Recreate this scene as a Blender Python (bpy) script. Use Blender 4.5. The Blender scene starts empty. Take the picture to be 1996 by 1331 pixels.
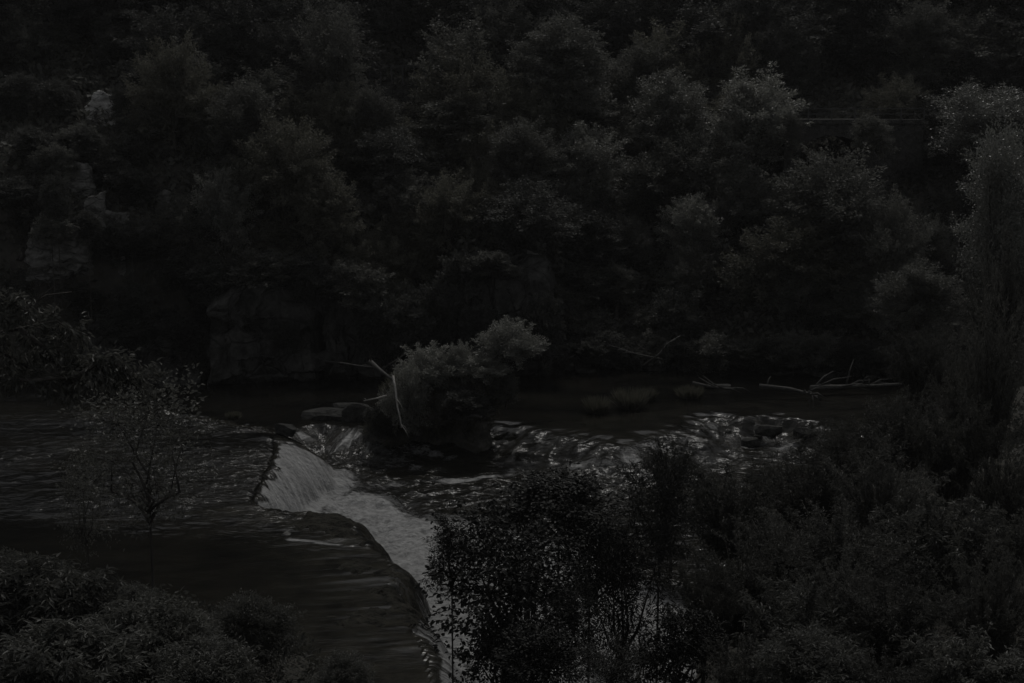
import bpy, math, random
import numpy as np
from mathutils import Vector, Matrix

# ------------------------------------------------------------------ camera, world, sun, exposure
SC = bpy.context.scene
COL = SC.collection
R = math.radians
H = 13.0                      # camera height over the lower pool
FPX, CX, CY, HZ = 2742.0, 998.0, 665.5, 200.0     # focal length, centre and eye level on the 1996 px photograph
PITCH = math.atan((CY - HZ) / FPX)

cd = bpy.data.cameras.new('camera')
cam = bpy.data.objects.new('camera', cd); COL.objects.link(cam)
cam.location = (0, 0, H); cam.rotation_euler = (R(90) - PITCH, 0, 0)
cd.sensor_width = 36.0; cd.lens = 36.0 * FPX / 1996.0
cd.clip_end = 2000; cd.clip_start = 0.1
SC.camera = cam

SUN_EL, SUN_AZ = R(56), R(8)         # azimuth clockwise from the view direction (+Y)
w = bpy.data.worlds.new('World'); SC.world = w; w.use_nodes = True
nt = w.node_tree; bg = nt.nodes['Background']
sky = nt.nodes.new('ShaderNodeTexSky'); sky.sky_type = 'NISHITA'; sky.sun_disc = False
sky.sun_elevation = SUN_EL; sky.sun_rotation = SUN_AZ
hs = nt.nodes.new('ShaderNodeHueSaturation'); hs.inputs['Saturation'].default_value = 0.12
nt.links.new(sky.outputs[0], hs.inputs['Color']); nt.links.new(hs.outputs[0], bg.inputs[0])
bg.inputs[1].default_value = 0.15

sd = bpy.data.lights.new('sun', 'SUN'); sd.energy = 2.6; sd.angle = R(3); sd.color = (1.0, 0.975, 0.93)
so = bpy.data.objects.new('sun', sd); COL.objects.link(so)
SV = Vector((math.sin(SUN_AZ) * math.cos(SUN_EL), math.cos(SUN_AZ) * math.cos(SUN_EL), math.sin(SUN_EL)))
so.rotation_euler = SV.to_track_quat('Z', 'Y').to_euler(); so.location = (0, 0, 120)

vs = SC.view_settings
vs.view_transform = 'Standard'; vs.look = 'None'; vs.gamma = 1; vs.use_curve_mapping = False
vs.exposure = -1.65
SC.render.engine = 'CYCLES'
cy = SC.cycles
cy.max_bounces = 4; cy.diffuse_bounces = 2; cy.glossy_bounces = 2; cy.transmission_bounces = 2; cy.transparent_max_bounces = 4
cy.caustics_reflective = False; cy.caustics_refractive = False
cy.sample_clamp_indirect = 4; cy.sample_clamp_direct = 1.8
cy.use_denoising = True

# ------------------------------------------------------------------ helpers: pixels to places, noise
def at(px, py, depth):
    """point on the sight line through a photograph pixel whose world Y is depth"""
    dx, dyv = (px - CX) / FPX, (CY - py) / FPX
    c, s = math.cos(PITCH), math.sin(PITCH)
    fy, fz = c + s * dyv, -s + c * dyv
    k = depth / fy
    return Vector((dx * k, depth, H + fz * k))

def onz(px, py, z):
    dx, dyv = (px - CX) / FPX, (CY - py) / FPX
    c, s = math.cos(PITCH), math.sin(PITCH)
    fy, fz = c + s * dyv, -s + c * dyv
    k = (z - H) / fz
    return (dx * k, fy * k)

def _h(ix, iy, iz, seed):
    n = (ix.astype(np.int64) * 374761393 + iy.astype(np.int64) * 668265263 + iz.astype(np.int64) * 2147483647 + seed * 1274126177) & 0xffffffff
    n = ((n ^ (n >> 13)) * 1274126177) & 0xffffffff
    n = ((n ^ (n >> 16)) * 2246822519) & 0xffffffff
    return ((n ^ (n >> 15)) & 0xffffff) / float(0xffffff)

def vnoise(x, y, z, seed=0):
    x, y, z = np.broadcast_arrays(np.asarray(x, float), np.asarray(y, float), np.asarray(z, float))
    ix, iy, iz = np.floor(x), np.floor(y), np.floor(z)
    fx, fy, fz = x - ix, y - iy, z - iz
    fx, fy, fz = fx*fx*(3-2*fx), fy*fy*(3-2*fy), fz*fz*(3-2*fz)
    r = 0
    for a in (0, 1):
        for b in (0, 1):
            for c in (0, 1):
                wgt = (fx if a else 1-fx) * (fy if b else 1-fy) * (fz if c else 1-fz)
                r = r + wgt * _h(ix+a, iy+b, iz+c, seed)
    return r

def fbm(x, y, z=0.0, oct=4, seed=0):
    r, a, t = 0, 1.0, 0
    for o in range(oct):
        f = 2.0 ** o
        r = r + a * (vnoise(np.asarray(x)*f, np.asarray(y)*f, np.asarray(z)*f, seed + o*17) - 0.5); t += a; a *= 0.5
    return r / t * 2          # about -1..1

def sstep(a, b, x):
    t = np.clip((x - a) / (b - a), 0, 1)
    return t * t * (3 - 2 * t)

def poly_dist(x, y, pts):
    """distance to an open polyline, arc length of the nearest point"""
    best = np.full(x.shape, 1e9); arc = np.zeros(x.shape); acc = 0.0
    for (x0, y0), (x1, y1) in zip(pts[:-1], pts[1:]):
        dx, dy = x1-x0, y1-y0; L2 = dx*dx + dy*dy; L = math.sqrt(L2)
        t = np.clip(((x-x0)*dx + (y-y0)*dy) / L2, 0, 1)
        d = np.hypot(x - x0 - t*dx, y - y0 - t*dy)
        m = d < best
        best = np.where(m, d, best); arc = np.where(m, acc + t*L, arc); acc += L
    return best, arc

def inside(x, y, pts):
    r = np.zeros(x.shape, bool)
    n = len(pts)
    for i in range(n):
        x0, y0 = pts[i]; x1, y1 = pts[(i+1) % n]
        if y0 == y1: continue
        c = ((y0 > y) != (y1 > y)) & (x < (x1-x0) * (y-y0) / (y1-y0) + x0)
        r ^= c
    return r

def smooth_poly(pts, n=3):
    for _ in range(n):
        q = [pts[0]]
        for a, b in zip(pts[:-1], pts[1:]):
            q.append((0.75*a[0]+0.25*b[0], 0.75*a[1]+0.25*b[1])); q.append((0.25*a[0]+0.75*b[0], 0.25*a[1]+0.75*b[1]))
        q.append(pts[-1]); pts = q
    return pts

# ------------------------------------------------------------------ helpers: meshes and objects
def mesh_np(name, verts, faces, mat=None, smooth=False, tint=None, attrs=None, uv=None):
    """faces: (n,k) index array"""
    me = bpy.data.meshes.new(name)
    verts = np.ascontiguousarray(verts, dtype=np.float32); faces = np.ascontiguousarray(faces, dtype=np.int32)
    n, k = faces.shape
    me.vertices.add(len(verts)); me.vertices.foreach_set('co', verts.ravel())
    me.loops.add(n*k); me.loops.foreach_set('vertex_index', faces.ravel())
    me.polygons.add(n); me.polygons.foreach_set('loop_start', np.arange(0, n*k, k, dtype=np.int32))
    me.polygons.foreach_set('use_smooth', np.full(n, smooth, dtype=bool))
    if tint is not None:
        at_ = me.attributes.new('tint', 'FLOAT', 'POINT'); at_.data.foreach_set('value', np.ascontiguousarray(tint, np.float32))
    for an, av in (attrs or {}).items():
        at_ = me.attributes.new(an, 'FLOAT', 'POINT'); at_.data.foreach_set('value', np.ascontiguousarray(av, np.float32))
    if uv is not None:
        at_ = me.attributes.new('flow', 'FLOAT_VECTOR', 'POINT'); at_.data.foreach_set('vector', np.ascontiguousarray(uv, np.float32).ravel())
    me.update(calc_edges=True)
    if mat: me.materials.append(mat)
    return me

def link(name, me, parent=None, loc=None, scale=None, rotz=0.0):
    o = bpy.data.objects.new(name, me); COL.objects.link(o)
    if parent: o.parent = parent
    if loc is not None: o.location = loc
    if scale is not None: o.scale = scale
    if rotz: o.rotation_euler = (0, 0, rotz)
    return o

def thing(name, label, cat, loc=(0, 0, 0), group=None):
    o = bpy.data.objects.new(name, None); COL.objects.link(o)
    o.location = loc; o.empty_display_size = 0.2
    return tag(o, label, cat, group)

def tag(o, label, cat, group=None, kind=None):
    o['label'] = label; o['category'] = cat
    if group: o['group'] = group
    if kind: o['kind'] = kind
    return o

class Geo:
    """collects tubes, boxes and prisms of one part; triangles and quads are kept as quads"""
    def __init__(s): s.v = []; s.f = []; s.n = 0
    def add(s, v, f):
        v = np.asarray(v, float); s.v.append(v); s.f.append(np.asarray(f, int) + s.n); s.n += len(v)
    def tube(s, pts, radii, k=6):
        pts = [Vector(p) for p in pts]; m = len(pts); V = []
        up = Vector((0.31, 0.2, 0.93)).normalized()
        for i, p in enumerate(pts):
            t = (pts[min(i+1, m-1)] - pts[max(i-1, 0)]).normalized()
            a = t.cross(up)
            if a.length < 1e-3: a = t.cross(Vector((1, 0, 0)))
            a.normalize(); b = t.cross(a)
            for j in range(k):
                g = 2*math.pi*j/k
                V.append(p + (a*math.cos(g) + b*math.sin(g)) * radii[i])
        F = []
        for i in range(m-1):
            for j in range(k):
                F.append((i*k+j, i*k+(j+1) % k, (i+1)*k+(j+1) % k, (i+1)*k+j))
        c0 = len(V); V.append(pts[0]); V.append(pts[-1])
        for j in range(0, k, 2):
            F.append((c0, (j+2) % k, (j+1) % k, j)); e = (m-1)*k
            F.append((c0+1, e+j, e+(j+1) % k, e+(j+2) % k))
        s.add([tuple(v) for v in V], F)
    def box(s, x0, x1, y0, y1, z0, z1):
        s.add([(x0,y0,z0),(x1,y0,z0),(x1,y1,z0),(x0,y1,z0),(x0,y0,z1),(x1,y0,z1),(x1,y1,z1),(x0,y1,z1)],
              [(0,3,2,1),(4,5,6,7),(0,1,5,4),(1,2,6,5),(2,3,7,6),(3,0,4,7)])
    def mesh(s, name, mat, smooth=False):
        return mesh_np(name, np.concatenate(s.v), np.concatenate(s.f), mat, smooth)

# ------------------------------------------------------------------ materials
def new_mat(name):
    m = bpy.data.materials.new(name); m.use_nodes = True
    return m, m.node_tree, m.node_tree.nodes['Principled BSDF'], m.node_tree.nodes, m.node_tree.links

def leaf_mat(name, dark, light, rough=0.6, spec=0.25, transl=0.42):
    m, t, b, N, L = new_mat(name)
    a = N.new('ShaderNodeAttribute'); a.attribute_name = 'tint'
    oi = N.new('ShaderNodeObjectInfo')
    mx = N.new('ShaderNodeMix'); mx.data_type = 'RGBA'
    mx.inputs[6].default_value = (*dark, 1); mx.inputs[7].default_value = (*light, 1)
    L.new(a.outputs['Fac'], mx.inputs[0])
    mr = N.new('ShaderNodeMapRange'); mr.inputs[3].default_value = 0.78; mr.inputs[4].default_value = 1.2
    L.new(oi.outputs['Random'], mr.inputs[0])
    mul = N.new('ShaderNodeMix'); mul.data_type = 'RGBA'; mul.blend_type = 'MULTIPLY'; mul.inputs[0].default_value = 1
    L.new(mx.outputs[2], mul.inputs[6]); L.new(mr.outputs[0], mul.inputs[7])
    L.new(mul.outputs[2], b.inputs['Base Color'])
    b.inputs['Roughness'].default_value = rough; b.inputs['Specular IOR Level'].default_value = spec
    tr = N.new('ShaderNodeBsdfTranslucent'); L.new(mul.outputs[2], tr.inputs[0])
    ms = N.new('ShaderNodeMixShader'); ms.inputs[0].default_value = transl
    L.new(b.outputs[0], ms.inputs[1]); L.new(tr.outputs[0], ms.inputs[2])
    L.new(ms.outputs[0], N['Material Output'].inputs[0])
    return m

def noise_mat(name, c0, c1, scale=3.0, rough=0.85, bump=0.3, bscale=14.0, spec=0.3, stretch=(1, 1, 1), cracks=0.0, p0=0.35, p1=0.65):
    m, t, b, N, L = new_mat(name)
    tc = N.new('ShaderNodeTexCoord'); mp = N.new('ShaderNodeMapping'); mp.inputs['Scale'].default_value = stretch
    L.new(tc.outputs['Object'], mp.inputs[0])
    n = N.new('ShaderNodeTexNoise'); n.inputs['Scale'].default_value = scale; n.inputs['Detail'].default_value = 7; n.inputs['Roughness'].default_value = 0.65
    L.new(mp.outputs[0], n.inputs['Vector'])
    cr = N.new('ShaderNodeValToRGB'); cr.color_ramp.elements[0].position = p0; cr.color_ramp.elements[1].position = p1
    cr.color_ramp.elements[0].color = (*c0, 1); cr.color_ramp.elements[1].color = (*c1, 1)
    L.new(n.outputs['Fac'], cr.inputs[0])
    col = cr.outputs[0]
    n2 = N.new('ShaderNodeTexNoise'); n2.inputs['Scale'].default_value = bscale; n2.inputs['Detail'].default_value = 6
    L.new(mp.outputs[0], n2.inputs['Vector'])
    hgt = n2.outputs['Fac']
    if cracks:
        v = N.new('ShaderNodeTexVoronoi'); v.feature = 'DISTANCE_TO_EDGE'; v.inputs['Scale'].default_value = cracks
        L.new(mp.outputs[0], v.inputs['Vector'])
        mr = N.new('ShaderNodeMapRange'); mr.inputs[2].default_value = 0.06; L.new(v.outputs['Distance'], mr.inputs[0])
        ad = N.new('ShaderNodeMath'); ad.operation = 'ADD'; L.new(mr.outputs[0], ad.inputs[0]); L.new(hgt, ad.inputs[1]); hgt = ad.outputs[0]
    bp = N.new('ShaderNodeBump'); bp.inputs['Strength'].default_value = bump; bp.inputs['Distance'].default_value = 0.12
    L.new(hgt, bp.inputs['Height']); L.new(bp.outputs[0], b.inputs['Normal'])
    L.new(col, b.inputs['Base Color'])
    b.inputs['Roughness'].default_value = rough; b.inputs['Specular IOR Level'].default_value = spec
    return m

M = {}
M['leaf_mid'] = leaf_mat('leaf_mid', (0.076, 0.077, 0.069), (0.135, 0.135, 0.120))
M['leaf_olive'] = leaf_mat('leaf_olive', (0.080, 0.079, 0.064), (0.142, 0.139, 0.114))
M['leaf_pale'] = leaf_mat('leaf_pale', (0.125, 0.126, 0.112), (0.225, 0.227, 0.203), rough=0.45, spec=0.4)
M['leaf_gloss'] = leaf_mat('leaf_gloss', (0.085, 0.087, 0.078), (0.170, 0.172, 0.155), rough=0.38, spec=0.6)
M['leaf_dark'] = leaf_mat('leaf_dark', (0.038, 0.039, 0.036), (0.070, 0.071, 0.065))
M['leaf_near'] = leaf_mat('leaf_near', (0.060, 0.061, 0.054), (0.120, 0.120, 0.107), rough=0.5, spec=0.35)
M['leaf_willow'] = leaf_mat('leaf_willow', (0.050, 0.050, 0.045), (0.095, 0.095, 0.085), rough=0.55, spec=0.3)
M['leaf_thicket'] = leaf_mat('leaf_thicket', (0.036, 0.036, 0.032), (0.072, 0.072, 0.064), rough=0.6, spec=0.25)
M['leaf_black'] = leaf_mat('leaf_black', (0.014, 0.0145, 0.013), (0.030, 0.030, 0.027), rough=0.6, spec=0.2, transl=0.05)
M['grass'] = leaf_mat('grass', (0.06, 0.06, 0.045), (0.13, 0.125, 0.10), rough=0.6)
M['undergrowth'] = leaf_mat('undergrowth', (0.044, 0.045, 0.039), (0.090, 0.090, 0.078), rough=0.6, spec=0.3)
M['bark'] = noise_mat('bark', (0.03, 0.028, 0.025), (0.09, 0.085, 0.078), 6, 0.9, 0.5, 20, 0.2, (1, 1, 0.25))
M['deadwood'] = noise_mat('deadwood', (0.22, 0.21, 0.19), (0.42, 0.41, 0.39), 6, 0.8, 0.4, 20, 0.3, (1, 1, 0.3))
M['wetwood'] = noise_mat('wetwood', (0.025, 0.024, 0.022), (0.08, 0.078, 0.073), 6, 0.7, 0.4, 20, 0.3)
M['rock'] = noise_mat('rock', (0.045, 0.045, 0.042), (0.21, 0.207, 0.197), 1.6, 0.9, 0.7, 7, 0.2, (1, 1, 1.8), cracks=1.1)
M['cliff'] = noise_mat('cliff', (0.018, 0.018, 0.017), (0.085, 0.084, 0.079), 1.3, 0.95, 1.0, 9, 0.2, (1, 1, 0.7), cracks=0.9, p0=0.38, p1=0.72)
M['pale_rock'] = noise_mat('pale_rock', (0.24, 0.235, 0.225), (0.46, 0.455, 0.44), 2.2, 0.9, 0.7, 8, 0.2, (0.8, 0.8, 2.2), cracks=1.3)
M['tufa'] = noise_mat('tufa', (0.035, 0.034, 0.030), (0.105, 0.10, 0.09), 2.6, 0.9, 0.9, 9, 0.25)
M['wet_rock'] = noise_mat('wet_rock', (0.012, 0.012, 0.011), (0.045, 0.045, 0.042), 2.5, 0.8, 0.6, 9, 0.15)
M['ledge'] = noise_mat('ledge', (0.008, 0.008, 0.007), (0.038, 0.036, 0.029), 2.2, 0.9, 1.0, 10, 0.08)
M['soil'] = noise_mat('soil', (0.025, 0.024, 0.021), (0.065, 0.062, 0.055), 0.8, 0.95, 0.8, 5, 0.1)
M['masonry'] = noise_mat('masonry', (0.025, 0.025, 0.023), (0.075, 0.074, 0.07), 3.0, 0.9, 0.6, 9, 0.2, cracks=2.6)
M['iron'] = noise_mat('iron', (0.03, 0.03, 0.03), (0.06, 0.06, 0.06), 9, 0.6, 0.1, 20, 0.4)

def water_mat():
    m, t, b, N, L = new_mat('river_water')
    def A(n):
        a = N.new('ShaderNodeAttribute'); a.attribute_name = n; return a
    def mth(op, *ins, clamp=False):
        q = N.new('ShaderNodeMath'); q.operation = op; q.use_clamp = clamp
        for i, v in enumerate(ins):
            if isinstance(v, (int, float)): q.inputs[i].default_value = v
            else: L.new(v, q.inputs[i])
        return q.outputs[0]
    def noise(vec, scale, stretch, detail=4, rough=0.55):
        mp = N.new('ShaderNodeMapping'); mp.inputs['Scale'].default_value = stretch; L.new(vec, mp.inputs[0])
        n = N.new('ShaderNodeTexNoise'); n.inputs['Scale'].default_value = scale; n.inputs['Detail'].default_value = detail
        n.inputs['Roughness'].default_value = rough; L.new(mp.outputs[0], n.inputs['Vector']); return n.outputs['Fac']
    tc = N.new('ShaderNodeTexCoord'); P = tc.outputs['Object']
    foam, fall, chop = A('foam').outputs['Fac'], A('fall').outputs['Fac'], A('chop').outputs['Fac']
    flow = A('flow').outputs['Vector']
    # foam pattern: flecks and lace on the pools, combed along the flow on the falls
    lace = mth('ADD', mth('MULTIPLY', noise(P, 7.5, (0.75, 1.2, 1), 8, 0.75), 0.55), mth('MULTIPLY', noise(P, 2.0, (0.7, 1.25, 1), 5, 0.65), 0.30))
    lace = mth('ADD', lace, mth('MULTIPLY', noise(P, 0.55, (0.6, 1.3, 1), 3), 0.15))
    comb = mth('ADD', mth('MULTIPLY', noise(flow, 1.0, (6.0, 0.5, 1), 6, 0.72), 0.6), mth('MULTIPLY', noise(flow, 1.0, (1.4, 0.22, 1), 3), 0.25))
    comb = mth('ADD', comb, mth('MULTIPLY', noise(P, 9.0, (1, 1, 1), 5, 0.75), 0.15))
    mixp = N.new('ShaderNodeMix'); L.new(fall, mixp.inputs[0]); L.new(lace, mixp.inputs[2]); L.new(comb, mixp.inputs[3])
    pat = mixp.outputs[0]
    # foam 1: white all over, 0.5: lace, 0.3: scattered flecks
    thr = mth('SUBTRACT', 0.80, mth('MULTIPLY', foam, 0.56))
    mask = mth('MULTIPLY', mth('SUBTRACT', pat, thr), 11.0, clamp=True)
    mask = mth('MULTIPLY', mask, mth('MULTIPLY', foam, 20.0, clamp=True))
    # body colour: dark water over an olive bed
    bed = noise(P, 0.35, (0.7, 1.2, 1), 6, 0.6)
    cr = N.new('ShaderNodeValToRGB'); cr.color_ramp.elements[0].position = 0.42; cr.color_ramp.elements[1].position = 0.72
    cr.color_ramp.elements[0].color = (0.005, 0.005, 0.0045, 1); cr.color_ramp.elements[1].color = (0.017, 0.0158, 0.0125, 1)
    L.new(bed, cr.inputs[0])
    moss = N.new('ShaderNodeValToRGB'); moss.color_ramp.elements[0].position = 0.40; moss.color_ramp.elements[1].position = 0.68
    moss.color_ramp.elements[0].color = (0.005, 0.005, 0.0045, 1); moss.color_ramp.elements[1].color = (0.045, 0.042, 0.033, 1)
    L.new(mth('ADD', mth('MULTIPLY', noise(P, 1.3, (1, 1, 1), 8, 0.7), 0.65), mth('MULTIPLY', comb, 0.35)), moss.inputs[0])
    bodyc = N.new('ShaderNodeMix'); bodyc.data_type = 'RGBA'; L.new(fall, bodyc.inputs[0]); L.new(cr.outputs[0], bodyc.inputs[6]); L.new(moss.outputs[0], bodyc.inputs[7])
    wv = N.new('ShaderNodeMix'); wv.data_type = 'RGBA'; L.new(mask, wv.inputs[0]); L.new(bodyc.outputs[2], wv.inputs[6])
    tone = noise(P, 5.0, (1, 1, 1), 6, 0.7)
    fr = N.new('ShaderNodeValToRGB'); fr.color_ramp.elements[0].position = 0.36; fr.color_ramp.elements[1].position = 0.66
    fr.color_ramp.elements[0].color = (0.085, 0.085, 0.084, 1); fr.color_ramp.elements[1].color = (0.42, 0.42, 0.415, 1)
    tmix = N.new('ShaderNodeMix'); L.new(fall, tmix.inputs[0]); L.new(tone, tmix.inputs[2]); L.new(comb, tmix.inputs[3])
    L.new(tmix.outputs[0], fr.inputs[0])
    L.new(fr.outputs[0], wv.inputs[7]); L.new(wv.outputs[2], b.inputs['Base Color'])
    L.new(mth('ADD', mth('ADD', mth('MULTIPLY', mask, 0.5), mth('MULTIPLY', fall, 0.06)), 0.11), b.inputs['Roughness'])
    b.inputs['IOR'].default_value = 1.33
    # ripples
    r1 = noise(P, 1.9, (0.75, 1.3, 1), 2, 0.5); r2 = noise(P, 5.5, (0.7, 1.3, 1), 3, 0.55)
    hh = mth('MULTIPLY', mth('ADD', mth('MULTIPLY', r1, 0.08), mth('MULTIPLY', r2, 0.05)), chop)
    cf = noise(flow, 1.0, (16.0, 0.9, 1), 4, 0.7)
    hh = mth('ADD', hh, mth('MULTIPLY', mth('ADD', mth('MULTIPLY', comb, 0.06), mth('MULTIPLY', cf, 0.03)), mth('MULTIPLY', fall, mth('ADD', mth('MULTIPLY', mask, 0.88), 0.12))))
    hh = mth('ADD', hh, mth('MULTIPLY', mth('MULTIPLY', tone, 0.10), mask))
    bp = N.new('ShaderNodeBump'); bp.inputs['Strength'].default_value = 1.0; bp.inputs['Distance'].default_value = 1.0
    L.new(hh, bp.inputs['Height']); L.new(bp.outputs[0], b.inputs['Normal'])
    return m
M['water'] = water_mat()

# ------------------------------------------------------------------ the river valley: channel, terrain
ZP, ZB = 1.3, 0.75            # level of the left pool behind the weir, of the pools further back
bank_px = [(-500, 760), (-200, 754), (0, 750), (150, 745), (300, 738), (470, 731), (640, 726), (800, 733), (1000, 728), (1200, 714), (1450, 720), (1700, 733), (1900, 738), (2300, 742)]
bank = [onz(a, b, ZB) for a, b in bank_px]
BX = np.array([-90] + [p[0] for p in bank] + [90]); BY = np.array([bank[0][1] - 4] + [p[1] for p in bank] + [bank[-1][1] - 2])
near_right = [(60, 50), (38, 53)] + [onz(a, b, 0.4) for a, b in [(1800, 775), (1705, 800), (1670, 850), (1640, 905)]] + \
             [onz(a, b, 0) for a, b in [(1500, 1000), (1420, 1100), (1370, 1200), (1350, 1331), (1340, 1500), (1300, 1750)]]
near_left = [onz(a, b, ZP) for a, b in [(900, 1750), (790, 1480), (640, 1318), (560, 1225), (430, 1200), (260, 1190), (100, 1115), (-100, 1080), (-400, 1062)]] + [(-34, 37), (-60, 36)]
channel = near_right + near_left + [(-60, 60)] + [(x, y) for x, y in zip(BX[1:-1], BY[1:-1])] + [(60, 62)]
near_line = near_right + near_left

def terrain(x, y):
    x = np.asarray(x, float); y = np.asarray(y, float)
    yb = np.interp(x, BX, BY)
    d = y - yb + 0.9 * fbm(x * 0.25, y * 0.25, 0, 3, 5)
    cliff = np.interp(x, [-60, -24, -16, -8, -4, -2.2, 1.8, 4, 60], [6, 6.5, 6, 4.6, 1.5, 3.6, 3.4, 1.0, 1.2])
    far = 0.3 + cliff * sstep(0, 2.6, d) + 0.62 * np.maximum(d, 0) + 0.12 * np.maximum(d - 26, 0)
    far = far + 1.3 * fbm(x * 0.13, y * 0.13, 3, 4, 9) * sstep(0, 5, d)
    far = np.minimum(far, 85 + 0.1 * d)
    dist, _ = poly_dist(x, y, near_line)
    left = x < 0
    base = np.where(left, ZP, 0.1)
    nearz = base + 0.35 * np.minimum(dist, 9) + np.where(left, 0.25, 0.3) * np.maximum(dist - 9, 0) + 0.35 * fbm(x * 0.5, y * 0.5, 7, 3, 3) * np.minimum(dist, 1)
    nearz = np.maximum(nearz, 11.35 - 0.5 * np.maximum(y, 0) )
    nearz = np.minimum(nearz, 26)
    inch = inside(x, y, channel)
    z = np.where(d > 0, far, nearz)
    bed = np.where(d > -3, -0.8 + 1.0 * sstep(-1.2, 0, d), -0.8)
    return np.where((inch | (y > yb - 3.0)) & (d <= 0), bed, z)

def tz(x, y): return float(terrain(np.array([x]), np.array([y]))[0])

def grid_mesh(name, xs, ys, zf, mat, smooth=True, **kw):
    X, Y = np.meshgrid(xs, ys); Z = zf(X, Y)
    V = np.stack([X.ravel(), Y.ravel(), Z.ravel()], 1)
    nx, ny = len(xs), len(ys)
    i = (np.arange(ny-1)[:, None] * nx + np.arange(nx-1)[None, :]).ravel()
    F = np.stack([i, i+1, i+nx+1, i+nx], 1)
    return mesh_np(name, V, F, mat, smooth, **kw)

xs = np.concatenate([np.linspace(-120, -45, 26)[:-1], np.linspace(-45, 45, 200), np.linspace(45, 120, 26)[1:]])
ys = np.concatenate([np.linspace(-25, 20, 40)[:-1], np.linspace(20, 115, 230), np.linspace(115, 260, 40)[1:]])
hill = link('hillside', grid_mesh('hillside', xs, ys, terrain, M['soil']))
hill['kind'] = 'structure'; hill['label'] = 'steep valley side and river banks under dark woodland'

# ------------------------------------------------------------------ the river: two pools, a weir, cascades
weir_px = [(940, 1750), (895, 1480), (848, 1335), (812, 1232), (780, 1145), (738, 1058), (690, 1012), (620, 992), (545, 988), (488, 984), (497, 955), (522, 912), (536, 870), (531, 850), (490, 832), (440, 824), (352, 813), (240, 787), (112, 769), (-100, 760)]
weir = smooth_poly([onz(a, b, ZP) for a, b in weir_px], 2)
pool_poly = weir + [(-60, weir[-1][1]), (-60, 10), (weir[0][0], 10)]
step_px = [(430, 826), (560, 838), (590, 823), (640, 821), (700, 828), (800, 828), (900, 827), (1000, 826), (1075, 842), (1140, 850), (1210, 866), (1290, 846), (1345, 822), (1400, 806), (1465, 812), (1500, 806), (1560, 812), (1620, 838), (1700, 860), (1900, 862)]
step = smooth_poly([onz(a, b, ZB) for a, b in step_px], 2)
back_poly = [(-60, step[0][1])] + step + [(60, step[-1][1]), (60, 90), (-60, 90)]

def seg(pts, z=0.0): return [onz(a, b, z) for a, b in pts]
foam_lines = [
    (seg([(655, 1000), (700, 950), (800, 938), (900, 934), (1000, 920), (1130, 922), (1200, 920)]), 0.62, 0.78),
    (seg([(620, 880), (700, 872), (800, 876), (880, 893)]), 0.7, 0.68),
    (seg([(640, 905), (720, 912), (800, 912)]), 1.0, 0.62),
    (seg([(640, 850), (700, 868)]), 0.7, 0.45),
    (seg([(1000, 905), (1120, 918), (1220, 935)]), 0.8, 0.58),
    (seg([(1180, 930), (1245, 905), (1290, 865), (1340, 845)]), 0.75, 0.72),
    (seg([(1150, 968), (1200, 960)]), 0.4, 0.62),
    (seg([(700, 965), (820, 965), (1000, 975)]), 0.9, 0.5),
    (seg([(1350, 850), (1420, 850), (1480, 862), (1600, 885)]), 1.0, 0.66),
    (seg([(830, 905), (950, 900)], 0), 0.8, 0.28),
]
gap_foam = seg([(820, 1075), (950, 1120), (1080, 1200), (1200, 1280), (1200, 1500)])
churn = seg([(690, 980), (735, 1010), (775, 1050), (815, 1090), (850, 1150), (880, 1230)])

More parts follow.
